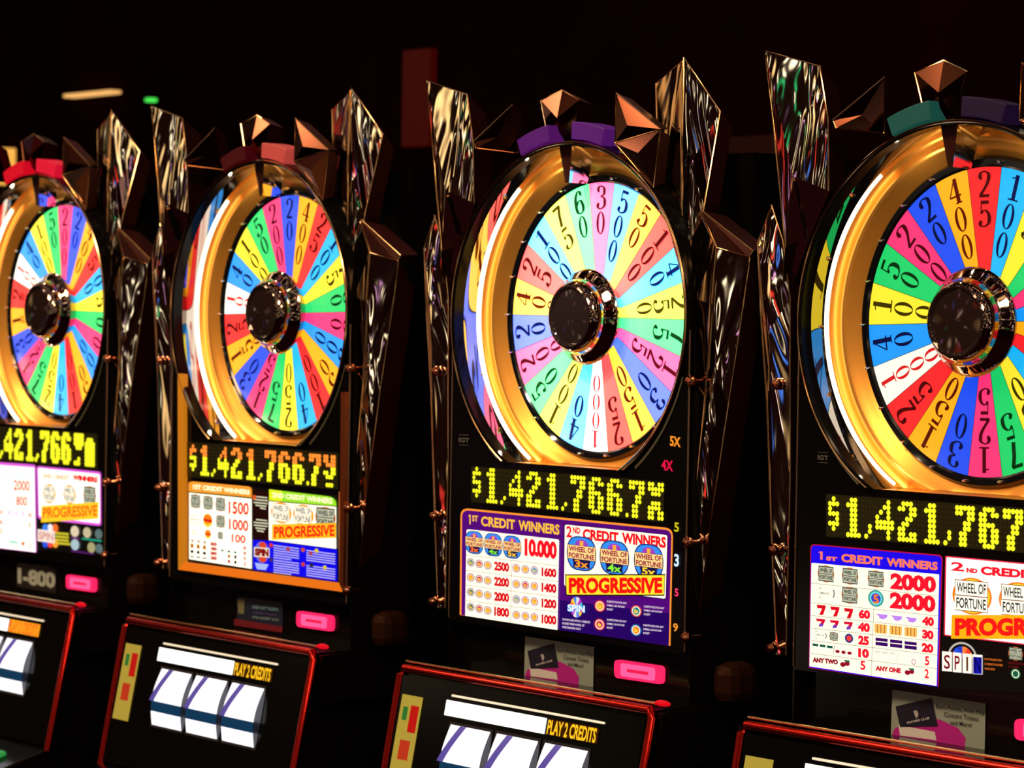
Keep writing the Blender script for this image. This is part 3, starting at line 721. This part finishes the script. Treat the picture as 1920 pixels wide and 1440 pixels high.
    pr.part('rules_print', base)

def paytable_orange(i, root):
    P = Plane(i, YF-.001); P2 = Plane(i, YF-.0024)
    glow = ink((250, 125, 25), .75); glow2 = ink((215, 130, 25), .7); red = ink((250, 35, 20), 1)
    f = MB(); PF = Plane(i, YF-.010)
    o = [PF.at(*q) for q in ((333, 700), (648, 735), (643, 1110), (334, 1068))]; n = [PF.at(*q) for q in ((343, 702), (639, 735), (636, 1094), (345, 1055))]
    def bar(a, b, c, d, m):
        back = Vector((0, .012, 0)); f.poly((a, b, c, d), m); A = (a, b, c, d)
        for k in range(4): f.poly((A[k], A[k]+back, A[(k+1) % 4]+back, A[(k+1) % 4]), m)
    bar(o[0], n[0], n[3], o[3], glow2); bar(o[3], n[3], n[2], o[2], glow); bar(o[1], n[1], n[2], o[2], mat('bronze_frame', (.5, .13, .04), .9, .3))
    f.build('glowing_frame', root, label='orange lit frame', bevel=.002)
    pr = Print(P).crop(340, 890, 7.58)
    pr.poly([(40, 80), (2265, 300), (2245, 1565), (45, 1235)], mat('panel_black', (.002, .002, .002), rough=.3), 0)
    pr.crop(460, 900, 6.857)
    pr.poly([(-760, 1060), (1235, 1362), (1235, 1395), (-760, 1095)], ink((5, 0, 120), .8), 1)
    for a, b in (((-745, 1060), (1212, 1335)), ((1208, 150), (1212, 1335)), ((-735, 20), (-745, 1060))): pr.line(a, b, 13, ink((200, 110, 50), .7), 2)
    pr.crop(340, 890, 7.58)
    base = pr.part('pay_table', root, label='backlit pay table with orange and green headings')
    pr = Print(P2).crop(340, 890, 7.58)
    pr.rrect([(105, 92), (1002, 172), (1002, 322), (105, 236)], 60, ink((255, 155, 45), 1), 1, (1, 1, 0, 0))
    wt = ink((255, 250, 205), 1.1)
    pr.text('1ST CREDIT WINNERS', ((165, 205), (972, 288), (972, 216), (165, 135)), wt, .03, 3)
    pr.poly([(108, 236), (1002, 322), (1002, 345), (108, 256)], ink((10, 80, 20), .7), 1)
    pr.poly([(110, 254), (1000, 343), (1000, 1338), (110, 1200)], ink(CREAM, 1.3), 2)
    for c, s in (((202, 377), 1), ((380, 400), 1), ((557, 422), 1), ((557, 665), .9)): game_badge(pr, c, 72*s, 100*s, 3, tone=2)
    for c, r in (((375, 650), 66), ((378, 845), 44)):
        pr.ell(c, r, r*1.45, ink((255, 200, 40), 1), 3); pr.ell((c[0], c[1]-r*.3), r*.95, r*1.05, ink((255, 130, 20), 1), 4); pr.poly([(c[0]-r, c[1]-r*.4), (c[0]+r, c[1]-r*.1), (c[0]+r*.9, c[1]+r*.5), (c[0]-r*.9, c[1]+r*.1)], ink((215, 25, 20), .9), 5)
    game_badge(pr, (555, 865), 38, 54, 3, tone=2)
    pr.words('1500', 672, 553, 958, 578, 178, red, .015, 4); pr.words('1000', 678, 780, 952, 808, 156, red, .015, 4); pr.words('100', 715, 958, 912, 980, 118, red, .015, 4)
    tiny(pr, ['ANY', 'MIXED', 'BONUS'], 130, 590, 250, .1, 22, 52, ink((150, 150, 120), .8)); tiny(pr, ['ANY', 'BONUS'], 150, 800, 240, .1, 22, 44, ink((150, 150, 120), .8))
    for k in range(3):
        x = 152+88*k; y = 12*k
        seven(pr, (x, 940+y), 46, 40, ink((130, 30, 20), .8), 3); pr.ell((x, 1010+y), 24, 34, ink((190, 120, 40), .9), 3)
        pr.ell((x, 1092+y), 22, 24, ink((30, 25, 20), .5), 3); pr.line((x-26, 1160+y), (x+26, 1164+y), 18, ink((70, 70, 60), .7), 3)
        pr.ell((583+92*k, 1078+13*k), 22, 15, ink((20, 120, 130), .8), 3)
    for k, t in enumerate(('50', '40', '30', '20')): pr.words(t, 412, 1008+66*k, 505, 1018+66*k, 52, ink((190, 15, 25), .95), .05, 4)
    for k, t in enumerate(('15', '10', '5', '2')): pr.words(t, 880, 1064+74*k, 922, 1068+74*k, 48, ink((190, 15, 25), .95), .05, 4)
    for x, y, c in ((677, 1160, (190, 110, 30)), (677, 1232, (170, 40, 30)), (768, 1170, (60, 50, 50)), (768, 1245, (60, 50, 50))): pr.ell((x, y), 18, 26, ink(c, .8), 3)
    pr.part('winners_card', base, label='white card headed in orange')
    pr = Print(P2).crop(460, 900, 6.857)
    pr.poly([(88, 130), (305, 155), (300, 780), (92, 760)], ink((40, 6, 4), .5), 1)
    lt = ink((215, 215, 185), .9)
    for y, a, b in ((225, 140, 280), (262, 108, 290), (300, 108, 285), (335, 130, 270), (370, 190, 262), (520, 140, 280), (556, 108, 290), (592, 108, 285), (628, 130, 260), (662, 150, 240)): pr.line((a, y-12), (b, y+4), 17, lt, 2)
    pr.ell((115, 225), 24, 34, ink((225, 90, 30), .9), 2)
    pr.part('middle_print', base)
    pr = Print(P2).crop(460, 900, 6.857)
    pr.rrect([(305, 120), (1172, 222), (1172, 335), (305, 262)], 110, ink((150, 225, 40), 1), 2, (0, 1, 0, 0)); pr.poly([(305, 120), (470, 140), (470, 278), (305, 262)], ink((220, 240, 30), 1), 3)
    pr.text('2ND CREDIT WINNERS', ((345, 222), (1120, 310), (1120, 236), (345, 158)), wt, .02, 4)
    pr.poly([(302, 274), (1168, 345), (1168, 886), (302, 772)], ink(CREAM, 1.2), 2)
    for k in range(3): game_badge(pr, (462+284*k, 422+30*k), 132, 138, 3, tone=2 if k == 2 else 1)
    pr.poly([(346, 570), (1168, 552), (1168, 742), (342, 768)], ink((255, 185, 30), 1), 9)
    pr.text('PROGRESSIVE', ((368, 745), (1145, 722), (1145, 574), (368, 600)), ink((245, 25, 15), 1), .02, 10)
    pr.part('progressive_card', base, label='white card headed in green with a PROGRESSIVE banner')
    pr = Print(P2).crop(460, 900, 6.857)
    pr.poly([(96, 770), (302, 780), (1175, 892), (1178, 1305), (100, 1152)], ink((10, 5, 235), .95), 1)
    c = (212, 928); pr.ell(c, 92, 138, ink((110, 110, 220), .9), 2)
    for q in (-1, 1): pr.ell((c[0]+12, c[1]+q*92), 46, 40, ink((225, 70, 40), .9), 3)
    pr.poly([(112, 862), (310, 876), (310, 998), (112, 985)], ink((240, 225, 195), 1), 4); pr.words('SPIN', 122, 972, 300, 988, 98, ink((130, 15, 15), .9), .05, 5)
    pr.poly([(120, 1062), (300, 1085), (262, 1158), (152, 1148)], ink((160, 180, 250), 1), 2)
    wl = ink((190, 185, 250), .9)
    for x0, x1, y0, n in ((362, 690, 840, 6), (362, 690, 1030, 6), (785, 1155, 905, 5), (785, 1155, 1100, 5)):
        for k in range(n):
            e = x1 if k < n-1 else x0+(x1-x0)*(.7 if x0 < 500 else 1)
            pr.line((x0, y0+31*k), (e, y0+31*k+.135*(e-x0)), 14, wl, 2)
    for x, y, cc in ((330, 838, (210, 50, 60)), (740, 898, (200, 80, 50)), (915, 910, (220, 200, 50)), (333, 1025, (60, 50, 90)), (742, 1085, (200, 60, 50)), (850, 1095, (40, 40, 60)), (1022, 1125, (220, 200, 50)), (550, 890, (170, 60, 80)), (840, 945, (170, 60, 80))): pr.ell((x, y), 26, 28, ink(cc, .9), 3)
    pr.part('rules_print', base, label='blue panel of small pale lines')

def paytable_pink(i, root):
    P = Plane(i, YF-.001); P2 = Plane(i, YF-.0024)
    pink = ink((225, 95, 225), 1); wt = ink((255, 252, 235), 1.35)
    pr = Print(P).crop(0, 780, 5.14)
    pr.rrect([(-600, 400), (342, 470), (350, 1316), (-600, 1205)], 25, pink, 1, (0, 1, 0, 0)); pr.poly([(-600, 395), (985, 520), (985, 1345), (-600, 1205)], mat('panel_black', (.002, .002, .002), rough=.3), 0)
    base = pr.part('pay_table', root, label='backlit pay table edged in pink')
    pr = Print(P2).crop(0, 780, 5.14)
    pr.poly([(-590, 430), (330, 497), (343, 1312), (-590, 1200)], wt, 1); pr.line((-590, 480), (330, 598), 10, ink((130, 240, 230), 1), 2)
    for t, a, b, h in (('2000', (132, 715), (286, 725), 100), ('800', (155, 862), (262, 868), 92), ('40', (268, 975), (306, 978), 42), ('5', (275, 1074), (296, 1076), 50), ('60', (-12, 945), (28, 948), 48), ('40', (-12, 1045), (28, 1048), 48), ('25', (-12, 1130), (26, 1133), 48), ('2', (278, 1270), (298, 1272), 45)):
        pr.words(t, *a, *b, h, ink((250, 60, 25), 1), .01, 3)
    for k in range(3): pr.ell((90+65*k, 930+6*k), 10, 28, ink((225, 180, 250), 1), 2)
    pr.line((88, 1210), (172, 1220), 22, ink((140, 225, 200), 1), 2); pr.ell((222, 1230), 16, 20, ink((220, 110, 50), 1), 2)
    pr.part('winners_card', base)
    pr = Print(P2).crop(0, 780, 5.14)
    pr.rrect([(352, 480), (972, 538), (975, 1062), (362, 990)], 30, pink, 1); pr.rrect([(366, 500), (962, 562), (962, 1035), (378, 968)], 20, wt, 2)
    pr.words('2ND CREDIT', 412, 596, 668, 618, 42, ink((235, 150, 80), 1), .02, 4); pr.words('WINNERS', 700, 618, 940, 645, 56, ink((240, 25, 20), 1), .05, 4)
    for k in range(3): game_badge(pr, (475+195*k, 748+10*k), 62, 95, 3, tone=1 if k < 2 else 2)
    pr.poly([(400, 868), (952, 828), (946, 990), (396, 1026)], ink((255, 205, 40), 1), 9)
    pr.text('PROGRESSIVE', ((412, 985), (938, 965), (938, 855), (412, 885)), ink((235, 110, 20), 1), .02, 10)
    pr.part('progressive_card', base, label='white card with a yellow PROGRESSIVE banner')
    pr = Print(P2).crop(0, 780, 5.14)
    for q, cs in ((-1, ((60, 130, 240), (235, 235, 240), (240, 110, 40))), (1, ((40, 80, 220), (240, 70, 60), (245, 160, 50)))):
        for k in range(3): pr.ell((412+48*k+24, 1155+q*72), 28, 44, ink(cs[k], 1), 2)
    pr.poly([(362, 1090), (528, 1112), (526, 1228), (362, 1205)], ink((245, 230, 220), 1), 4); pr.words('SPIN', 372, 1188, 515, 1206, 78, ink((210, 150, 140), 1), .02, 5)
    for k in range(4): pr.line((532, 1128+32*k), (662 if k < 3 else 678, 1140+32*k), 22, ink((205, 195, 50), .9), 2)
    for x, y, r, cc in ((720, 1112, 40, (225, 210, 180)), (838, 1124, 38, (200, 190, 155)), (950, 1138, 36, (90, 115, 115)), (722, 1240, 40, (170, 200, 210)), (880, 1268, 38, (170, 165, 120)), (955, 1278, 34, (90, 115, 115))):
        pr.ell((x, y), r, r*1.35, ink(cc, .9), 3)
    pr.line((788, 1180), (978, 1206), 20, ink((30, 150, 120), .9), 2); pr.line((682, 1172), (762, 1182), 18, ink((110, 40, 120), .8), 2); pr.line((685, 1300), (905, 1330), 18, ink((90, 30, 110), .7), 2)
    pr.part('rules_print', base)

# ---- sloping apron, reel cabinet and button deck
Z_AP0, Z_AP1 = -.575, -.690
def make_lower(i, root):
    b = MB(); b.box(-.36, .36, -.160, .05, -.745, -.653, BLACK)
    b.build('ledge', root)
    nrm = Vector((0, -1, 0)); APY = -.046
    AP = Plane(i, APY)
    # small notice on the apron
    # machine-relative positions taken from the third machine's apron
    A3 = Plane(2, APY)
    def loc(q): return A3.at(*q)
    def card(quad, lift=0.002):
        z = MB(); pts = [loc(p)+AP.n*lift for p in quad]; return z, pts
    # lit button
    z = MB(); q = [loc(p) for p in ((1157, 1236), (1248, 1249), (1247, 1283), (1157, 1270))]
    c = sum(q, Vector())/4; lit = ink((255, 35, 95), 1.15); lit2 = ink((255, 90, 150), 1.15)
    def rr(pts, r, n=4):
        out = []
        for k in range(4):
            cc, a, bb = pts[k], pts[k-1], pts[(k+1) % 4]
            A = cc+(a-cc).normalized()*r; B = cc+(bb-cc).normalized()*r
            for j in range(n+1): t = j/n; out.append(A*(1-t)**2+cc*2*t*(1-t)+B*t*t)
        return out
    o = rr(q, .010); top = [p+AP.n*.007 for p in o]; n = len(o)
    z.poly(top, lit)
    for k in range(n): z.poly((o[k], o[(k+1) % n], top[(k+1) % n], top[k]), lit)
    inn = rr([c+(p-c)*.72 for p in q], .006); z.poly([p+AP.n*.0076 for p in inn], lit2)
    bt = z.build('lit_button', root, label='bright pink rounded button')
    z = MB(); a, b2 = c+(q[1]-q[0])*-.22, c+(q[1]-q[0])*.22; up = (q[0]-q[3]).normalized()*.0028
    z.poly([p+AP.n*.0082 for p in (a-up, b2-up, b2+up, a+up)], ink((240, 30, 80), .9)); z.build('button_slot', bt)
    # notice card
    z = MB()
    if i >= 2:
        pr = Print(A3).crop(860, 1160, 4.364)
        pr.poly([(545, 145), (1107, 232), (1100, 560), (535, 470)], paint((150, 165, 160)), 3)
        pr.poly([(560, 420), (700, 350), (830, 352), (940, 410), (985, 480), (980, 540), (540, 470)], paint((190, 30, 160)), 4)
        pr.poly([(580, 395), (800, 440), (810, 500), (590, 470)], paint((225, 225, 230)), 5)
        pr.poly([(562, 265), (780, 200), (818, 400), (590, 410)], paint((18, 18, 48)), 6)
        pr.poly([(670, 295), (690, 288), (702, 318), (690, 350), (680, 330)], paint((180, 180, 190)), 7)
        pr.words('PLAYERS CLUB', 632, 388, 766, 350, 16, paint((205, 205, 215)), .02, 7)
        ik = paint((45, 50, 55))
        pr.words('Earn Points, Free Play', 808, 278, 1098, 318, 34, ik, .0, 7); pr.words('Concert Tickets', 855, 330, 1062, 360, 34, ik, .0, 7); pr.words('and More!', 893, 385, 1020, 402, 32, ik, .0, 7)
        pr.part('notice_card', root, label='pale notice card with a dark tilted square')
    elif i == 1:
        AP2 = Plane(1, APY)
        pr = Print(AP2).crop(420, 1080, 8)
        pr.poly([(205, 300), (880, 395), (880, 800), (190, 690)], paint((20, 32, 62)), 3)
        pr.poly([(200, 345), (305, 350), (300, 570), (215, 560)], paint((120, 125, 90)), 4); pr.poly([(150, 640), (880, 760), (870, 850), (150, 740)], paint((120, 20, 40)), 4)
        pr.words('CASH OUT TICKETS', 420, 485, 815, 530, 48, paint((120, 170, 200)), .03, 5); pr.words('AND PLAY', 425, 560, 800, 605, 30, paint((90, 80, 150)), .02, 5); pr.words('WIN EVERY DAY', 420, 635, 830, 682, 40, paint((120, 150, 160)), .02, 5)
        pr.part('notice_card', root, label='dark blue notice card with pale lines')
    elif i == 0:
        AP2 = Plane(0, APY)
        pr = Print(AP2).crop(0, 900, 4)
        pr.poly([(128, 620), (420, 670), (420, 850), (128, 800)], paint((30, 28, 28)), 3)
        pr.words('1-800', 132, 775, 415, 815, 120, paint((190, 205, 200)), .03, 5, .9); pr.words('CALL FOR HELP', 145, 640, 400, 668, 22, paint((90, 90, 90)), .0, 5)
        pr.part('notice_card', root, label='dark notice card with large pale digits')
    # dark bronze bumper showing beside the notice
    P5 = Plane(1, -.05); z = MB(); a5 = P5.at(688, 1213); b5 = P5.at(719, 1150)
    z.box(a5.x, b5.x, -.05, .02, a5.z, b5.z, mat('dark_bronze', (.030, .009, .004), .4, .5, spec=.1)); z.build('side_bumper', root, bevel=.02)
    # reel cabinet: face leans forward towards its foot
    zt = -.650; yt = -.165; slope = .20
    def fp(x, d, lift=0): return Vector((x, yt-slope*d-lift*.98, zt-d))
    H = .30
    b = MB(); b.mesh([(x, y, z) for x in (-.340, .340) for y, z in ((yt+.004, zt), (yt+.004-slope*H, zt-H), (.05, zt-H), (.05, zt))], [(0, 1, 5, 4), (1, 2, 6, 5), (2, 3, 7, 6), (3, 0, 4, 7), (0, 3, 2, 1), (4, 5, 6, 7)], BLACK)
    cb = b.build('reel_cabinet', root)
    t = MB(); t.tube([fp(-.341, H), fp(-.344, .012), fp(-.336, .0), fp(.336, .0), fp(.344, .012), fp(.341, H)], .0085, REDMET, 10); t.build('red_rail', cb, smooth=True)
    t = MB(); t.tube([fp(-.335, -.013), fp(.345, -.013)], .0022, mat('gold_wire', (.9, .62, .3), 1, .25), 8); t.build('gold_rail', cb, smooth=True)
    t = MB(); t.lathe([(.0, -.004), (.012, -.002), (.014, .004), (.0, .006)], ink((230, 10, 30), .8), 14); k = t.build('rail_highlight', cb, smooth=True); k.location = (.352, yt+.01, zt+.013); k.scale = (1.3, 1, .38)  # glowing lens painted in for the red highlight at the rail's end
    def q4(x0, x1, d0, d1, lift, m, mb): mb.poly([fp(x0, d1, lift), fp(x1, d1, lift), fp(x1, d0, lift), fp(x0, d0, lift)], m)
    t = MB(); q4(-.332, .332, .012, H-.01, .004, BLACK, t); t.build('face_glass', cb)
    t = MB(); t.tube([fp(-.178, .032, .006), fp(.235, .032, .006)], .0022, ink((255, 235, 200), .9), 6); t.build('glow_line', cb)
    t = MB()
    q4(-.192, .088, .041, .068, .006, ink((255, 255, 250), 1.6), t); t.build('lit_strip', cb, label='white lit message strip')
    t = MB(); q4(.092, .225, .041, .068, .006, ink((60, 20, 0), .5) if i else ink((255, 160, 30), 1), t)
    if True:
        r = text_shape('PLAY 2 CREDITS', .03)
        vs = [fp(.095+.127*u, .067-.025*v, .008) for u, v in r[0]]; t.mesh(vs, r[1], ink((255, 195, 30), 1) if i else ink((250, 110, 20), 1))
    t.build('credit_strip', cb, label='orange credits strip')
    # reels behind windows
    for k in range(3):
        x0 = -.168+.131*k; x1 = x0+.112
        w_ = MB(); q4(x0-.006, x1+.006, .077, .200, .0055, mat('window_surround', (.02, .02, .03), rough=.3), w_); wn = w_.build('reel_window', cb)
        r_ = MB(); n = 16; d0, d1 = .082, .195
        cols = [ink((250, 248, 255), 1.3), ink((95, 80, 165), .8), ink((15, 60, 95), .7)]
        for j in range(n):
            a, bq = j/n, (j+1)/n
            bul = lambda q: .006+.012*math.sin(PI*q)
            m = cols[0] if j < 9 else (cols[2] if j < 12 else cols[0])
            r_.poly([fp(x0, d0+(d1-d0)*bq, bul(bq)), fp(x1, d0+(d1-d0)*bq, bul(bq)), fp(x1, d0+(d1-d0)*a, bul(a)), fp(x0, d0+(d1-d0)*a, bul(a))], m)
        for j in range(9):     # the violet curved band on the strip
            a, bq = j/n, (j+1)/n; xa = x0+.045-.040*a*1.6; xb = x0+.045-.040*bq*1.6
            r_.poly([fp(xb-.018, d0+(d1-d0)*bq, bul(bq)+.0005), fp(xb, d0+(d1-d0)*bq, bul(bq)+.0005), fp(xa, d0+(d1-d0)*a, bul(a)+.0005), fp(xa-.018, d0+(d1-d0)*a, bul(a)+.0005)], cols[1])
        r_.build('reel', wn, smooth=True, recalc=False)
    # small fruit sticker left of the windows
    t = MB(); q4(-.322, -.260, .045, .20, .006, ink((205, 180, 70), .55), t); q4(-.290, -.266, .062, .11, .0065, ink((200, 20, 15), .7), t); q4(-.312, -.298, .066, .09, .0065, ink((50, 130, 50), .6), t); q4(-.305, -.275, .125, .16, .0065, ink((210, 60, 30), .6), t)
    t.build('side_sticker', cb, label='yellow and red sticker')
    # button deck
    zd = zt-H; yd = yt-slope*H
    b = MB(); b.mesh([(x, y, z) for x in (-.34, .34) for y, z in ((yd+.02, zd+.01), (yd-.16, zd-.045), (yd-.16, zd-.10), (.05, zd-.16), (.05, zd))], [(0, 1, 6, 5), (1, 2, 7, 6), (2, 3, 8, 7), (3, 4, 9, 8), (4, 0, 5, 9), (0, 4, 3, 2, 1), (5, 6, 7, 8, 9)], BLACK)
    dk = b.build('button_deck', root, bevel=.004)
    for k in range(5):
        cx = -.24+.12*k; cols = [(255, 60, 110), (250, 240, 220), (250, 170, 40), (250, 240, 220), (60, 190, 90)]
        t = MB(); t.box(-.032, .032, -.022, .022, 0, .010, ink(cols[k], .45)); o = t.build('play_button', dk, bevel=.003); o.location = (cx, yd-.08, zd-.0195); o.rotation_euler = (math.atan(.055/.18), 0, 0)

# ------------------------------------------------------------------ build the four machines
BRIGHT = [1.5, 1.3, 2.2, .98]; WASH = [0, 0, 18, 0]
TABLE = [paytable_pink, paytable_orange, paytable_purple, paytable_blue]
DISPLAY = [
 ([(-34, 797), (183, 813), (183, 880), (-34, 862)], [(-30, 803.4), (176, 819), (-30, 852.5)], 0, 1.1, 1.25),
 ([(350, 828), (635, 849), (634, 918), (350, 894)], [(358.8, 836.7), (627.8, 857.6), (358.7, 886)], 3, 1.1, 1.1),
 ([(883, 874), (1246, 903), (1244, 980), (883, 941.5)], [(889.6, 878.6), (1242.8, 909.6), (889.2, 936.5)], 0, 1.0, .95),
 ([(1549, 926), (2026, 960), (2024, 1046), (1549, 1006)], [(1557.3, 934.7), (2017, 967.6), (1557.2, 999.4)], 0, 1.1, 1.0),
]
for i in range(4):
    root = bpy.data.objects.new('slot_machine', None); COL.objects.link(root)
    root.matrix_world = MW[i] @ Matrix.Translation((0, 0, 0)); root['label'] = LABELS[i]; root['category'] = 'slot machine'; root['group'] = 'wheel topped slot machines in a row'
    make_cabinet(i, root)
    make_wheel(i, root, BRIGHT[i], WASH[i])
    c, d, tr, st, fat = DISPLAY[i]
    make_display(i, root, c, d, tr, st, fat)
    TABLE[i](i, root)
    make_lower(i, root)
    make_shards(root)
    lg = Print(Plane(i, YF-.0012)); v = [(60, 809), (862, 824), (1535, 857)]
    if i >= 2:
        x, y = v[i-1]; mk = mat('grey_maker_mark', (.10, .10, .10), rough=.5)
        lg.words('IGT', x-2, y+5, x+18, y+6.5, 9, mk, .02); lg.line((x-1, y-9), (x+17, y-8), 1, mk); lg.line((x-1, y+10), (x+17, y+11), 1, mk)
        lg.part('maker_mark', root)


# ------------------------------------------------------------------ the hall behind and below
def slab(name, x0, x1, y0, y1, z0, z1, m):
    b = MB(); b.box(x0, x1, y0, y1, z0, z1, m); return structure(b.build(name))
slab('floor', -7, 8, -5, 3.1, -.06, 0, mat('casino_carpet', (.02, .003, .002), rough=.95, spec=0, noise=(9, (.02, .004, .012))))
slab('wall_back', -7, 8, 3.0, 3.1, 0, 3.6, mat('dark_red_wall', (.012, .0010, .0010), rough=.9, spec=0, noise=(2.5, (.004, .0006, .0006))))

# lights and panels far behind the row; px boxes are read off the photograph and placed at real distance
def far(name, label, cat, y, x0, y0, x1, y1, m, depth=.03):
    P = Plane.__new__(Plane); P.i = 0; P.p = Vector((0, y, 0)); P.n = Vector((0, -1, 0)); P.inv = Matrix.Identity(4); P.o = CAM.copy()
    a = P.at(x0, y1); b = P.at(x1, y0)
    z = MB(); c = (a+b)/2; z.box(a.x-c.x, b.x-c.x, 0, depth, a.z-c.z, b.z-c.z, m)
    o = z.build(name, bevel=.004); o.location = (c.x, y, c.z); o['label'] = label; o['category'] = cat; return o
far('backlit_panel', 'dim red backlit panel on the back wall between two middle machines', 'panel', 2.965, 752, 90, 806, 276, ink((52, 2, 1), 1), .035)
far('backlit_panel', 'very dark maroon panel on the back wall beside the nearest machine', 'panel', 2.965, 1362, 252, 1452, 470, ink((24, 2, 1), 1), .035)
far('strip_light', 'warm strip light high behind the machine at the left border', 'light', 2.93, 118, 168, 205, 183, ink((255, 190, 110), 1), .06)
far('amber_sign', 'amber glowing upright sign at the left border', 'sign', 2.93, -14, 277, 8, 346, ink((255, 185, 80), 1), .06)
far('indicator_light', 'tiny green light high behind the gap between two left machines', 'light', 2.93, 271, 183, 280, 191, ink((80, 255, 90), 1), .04)
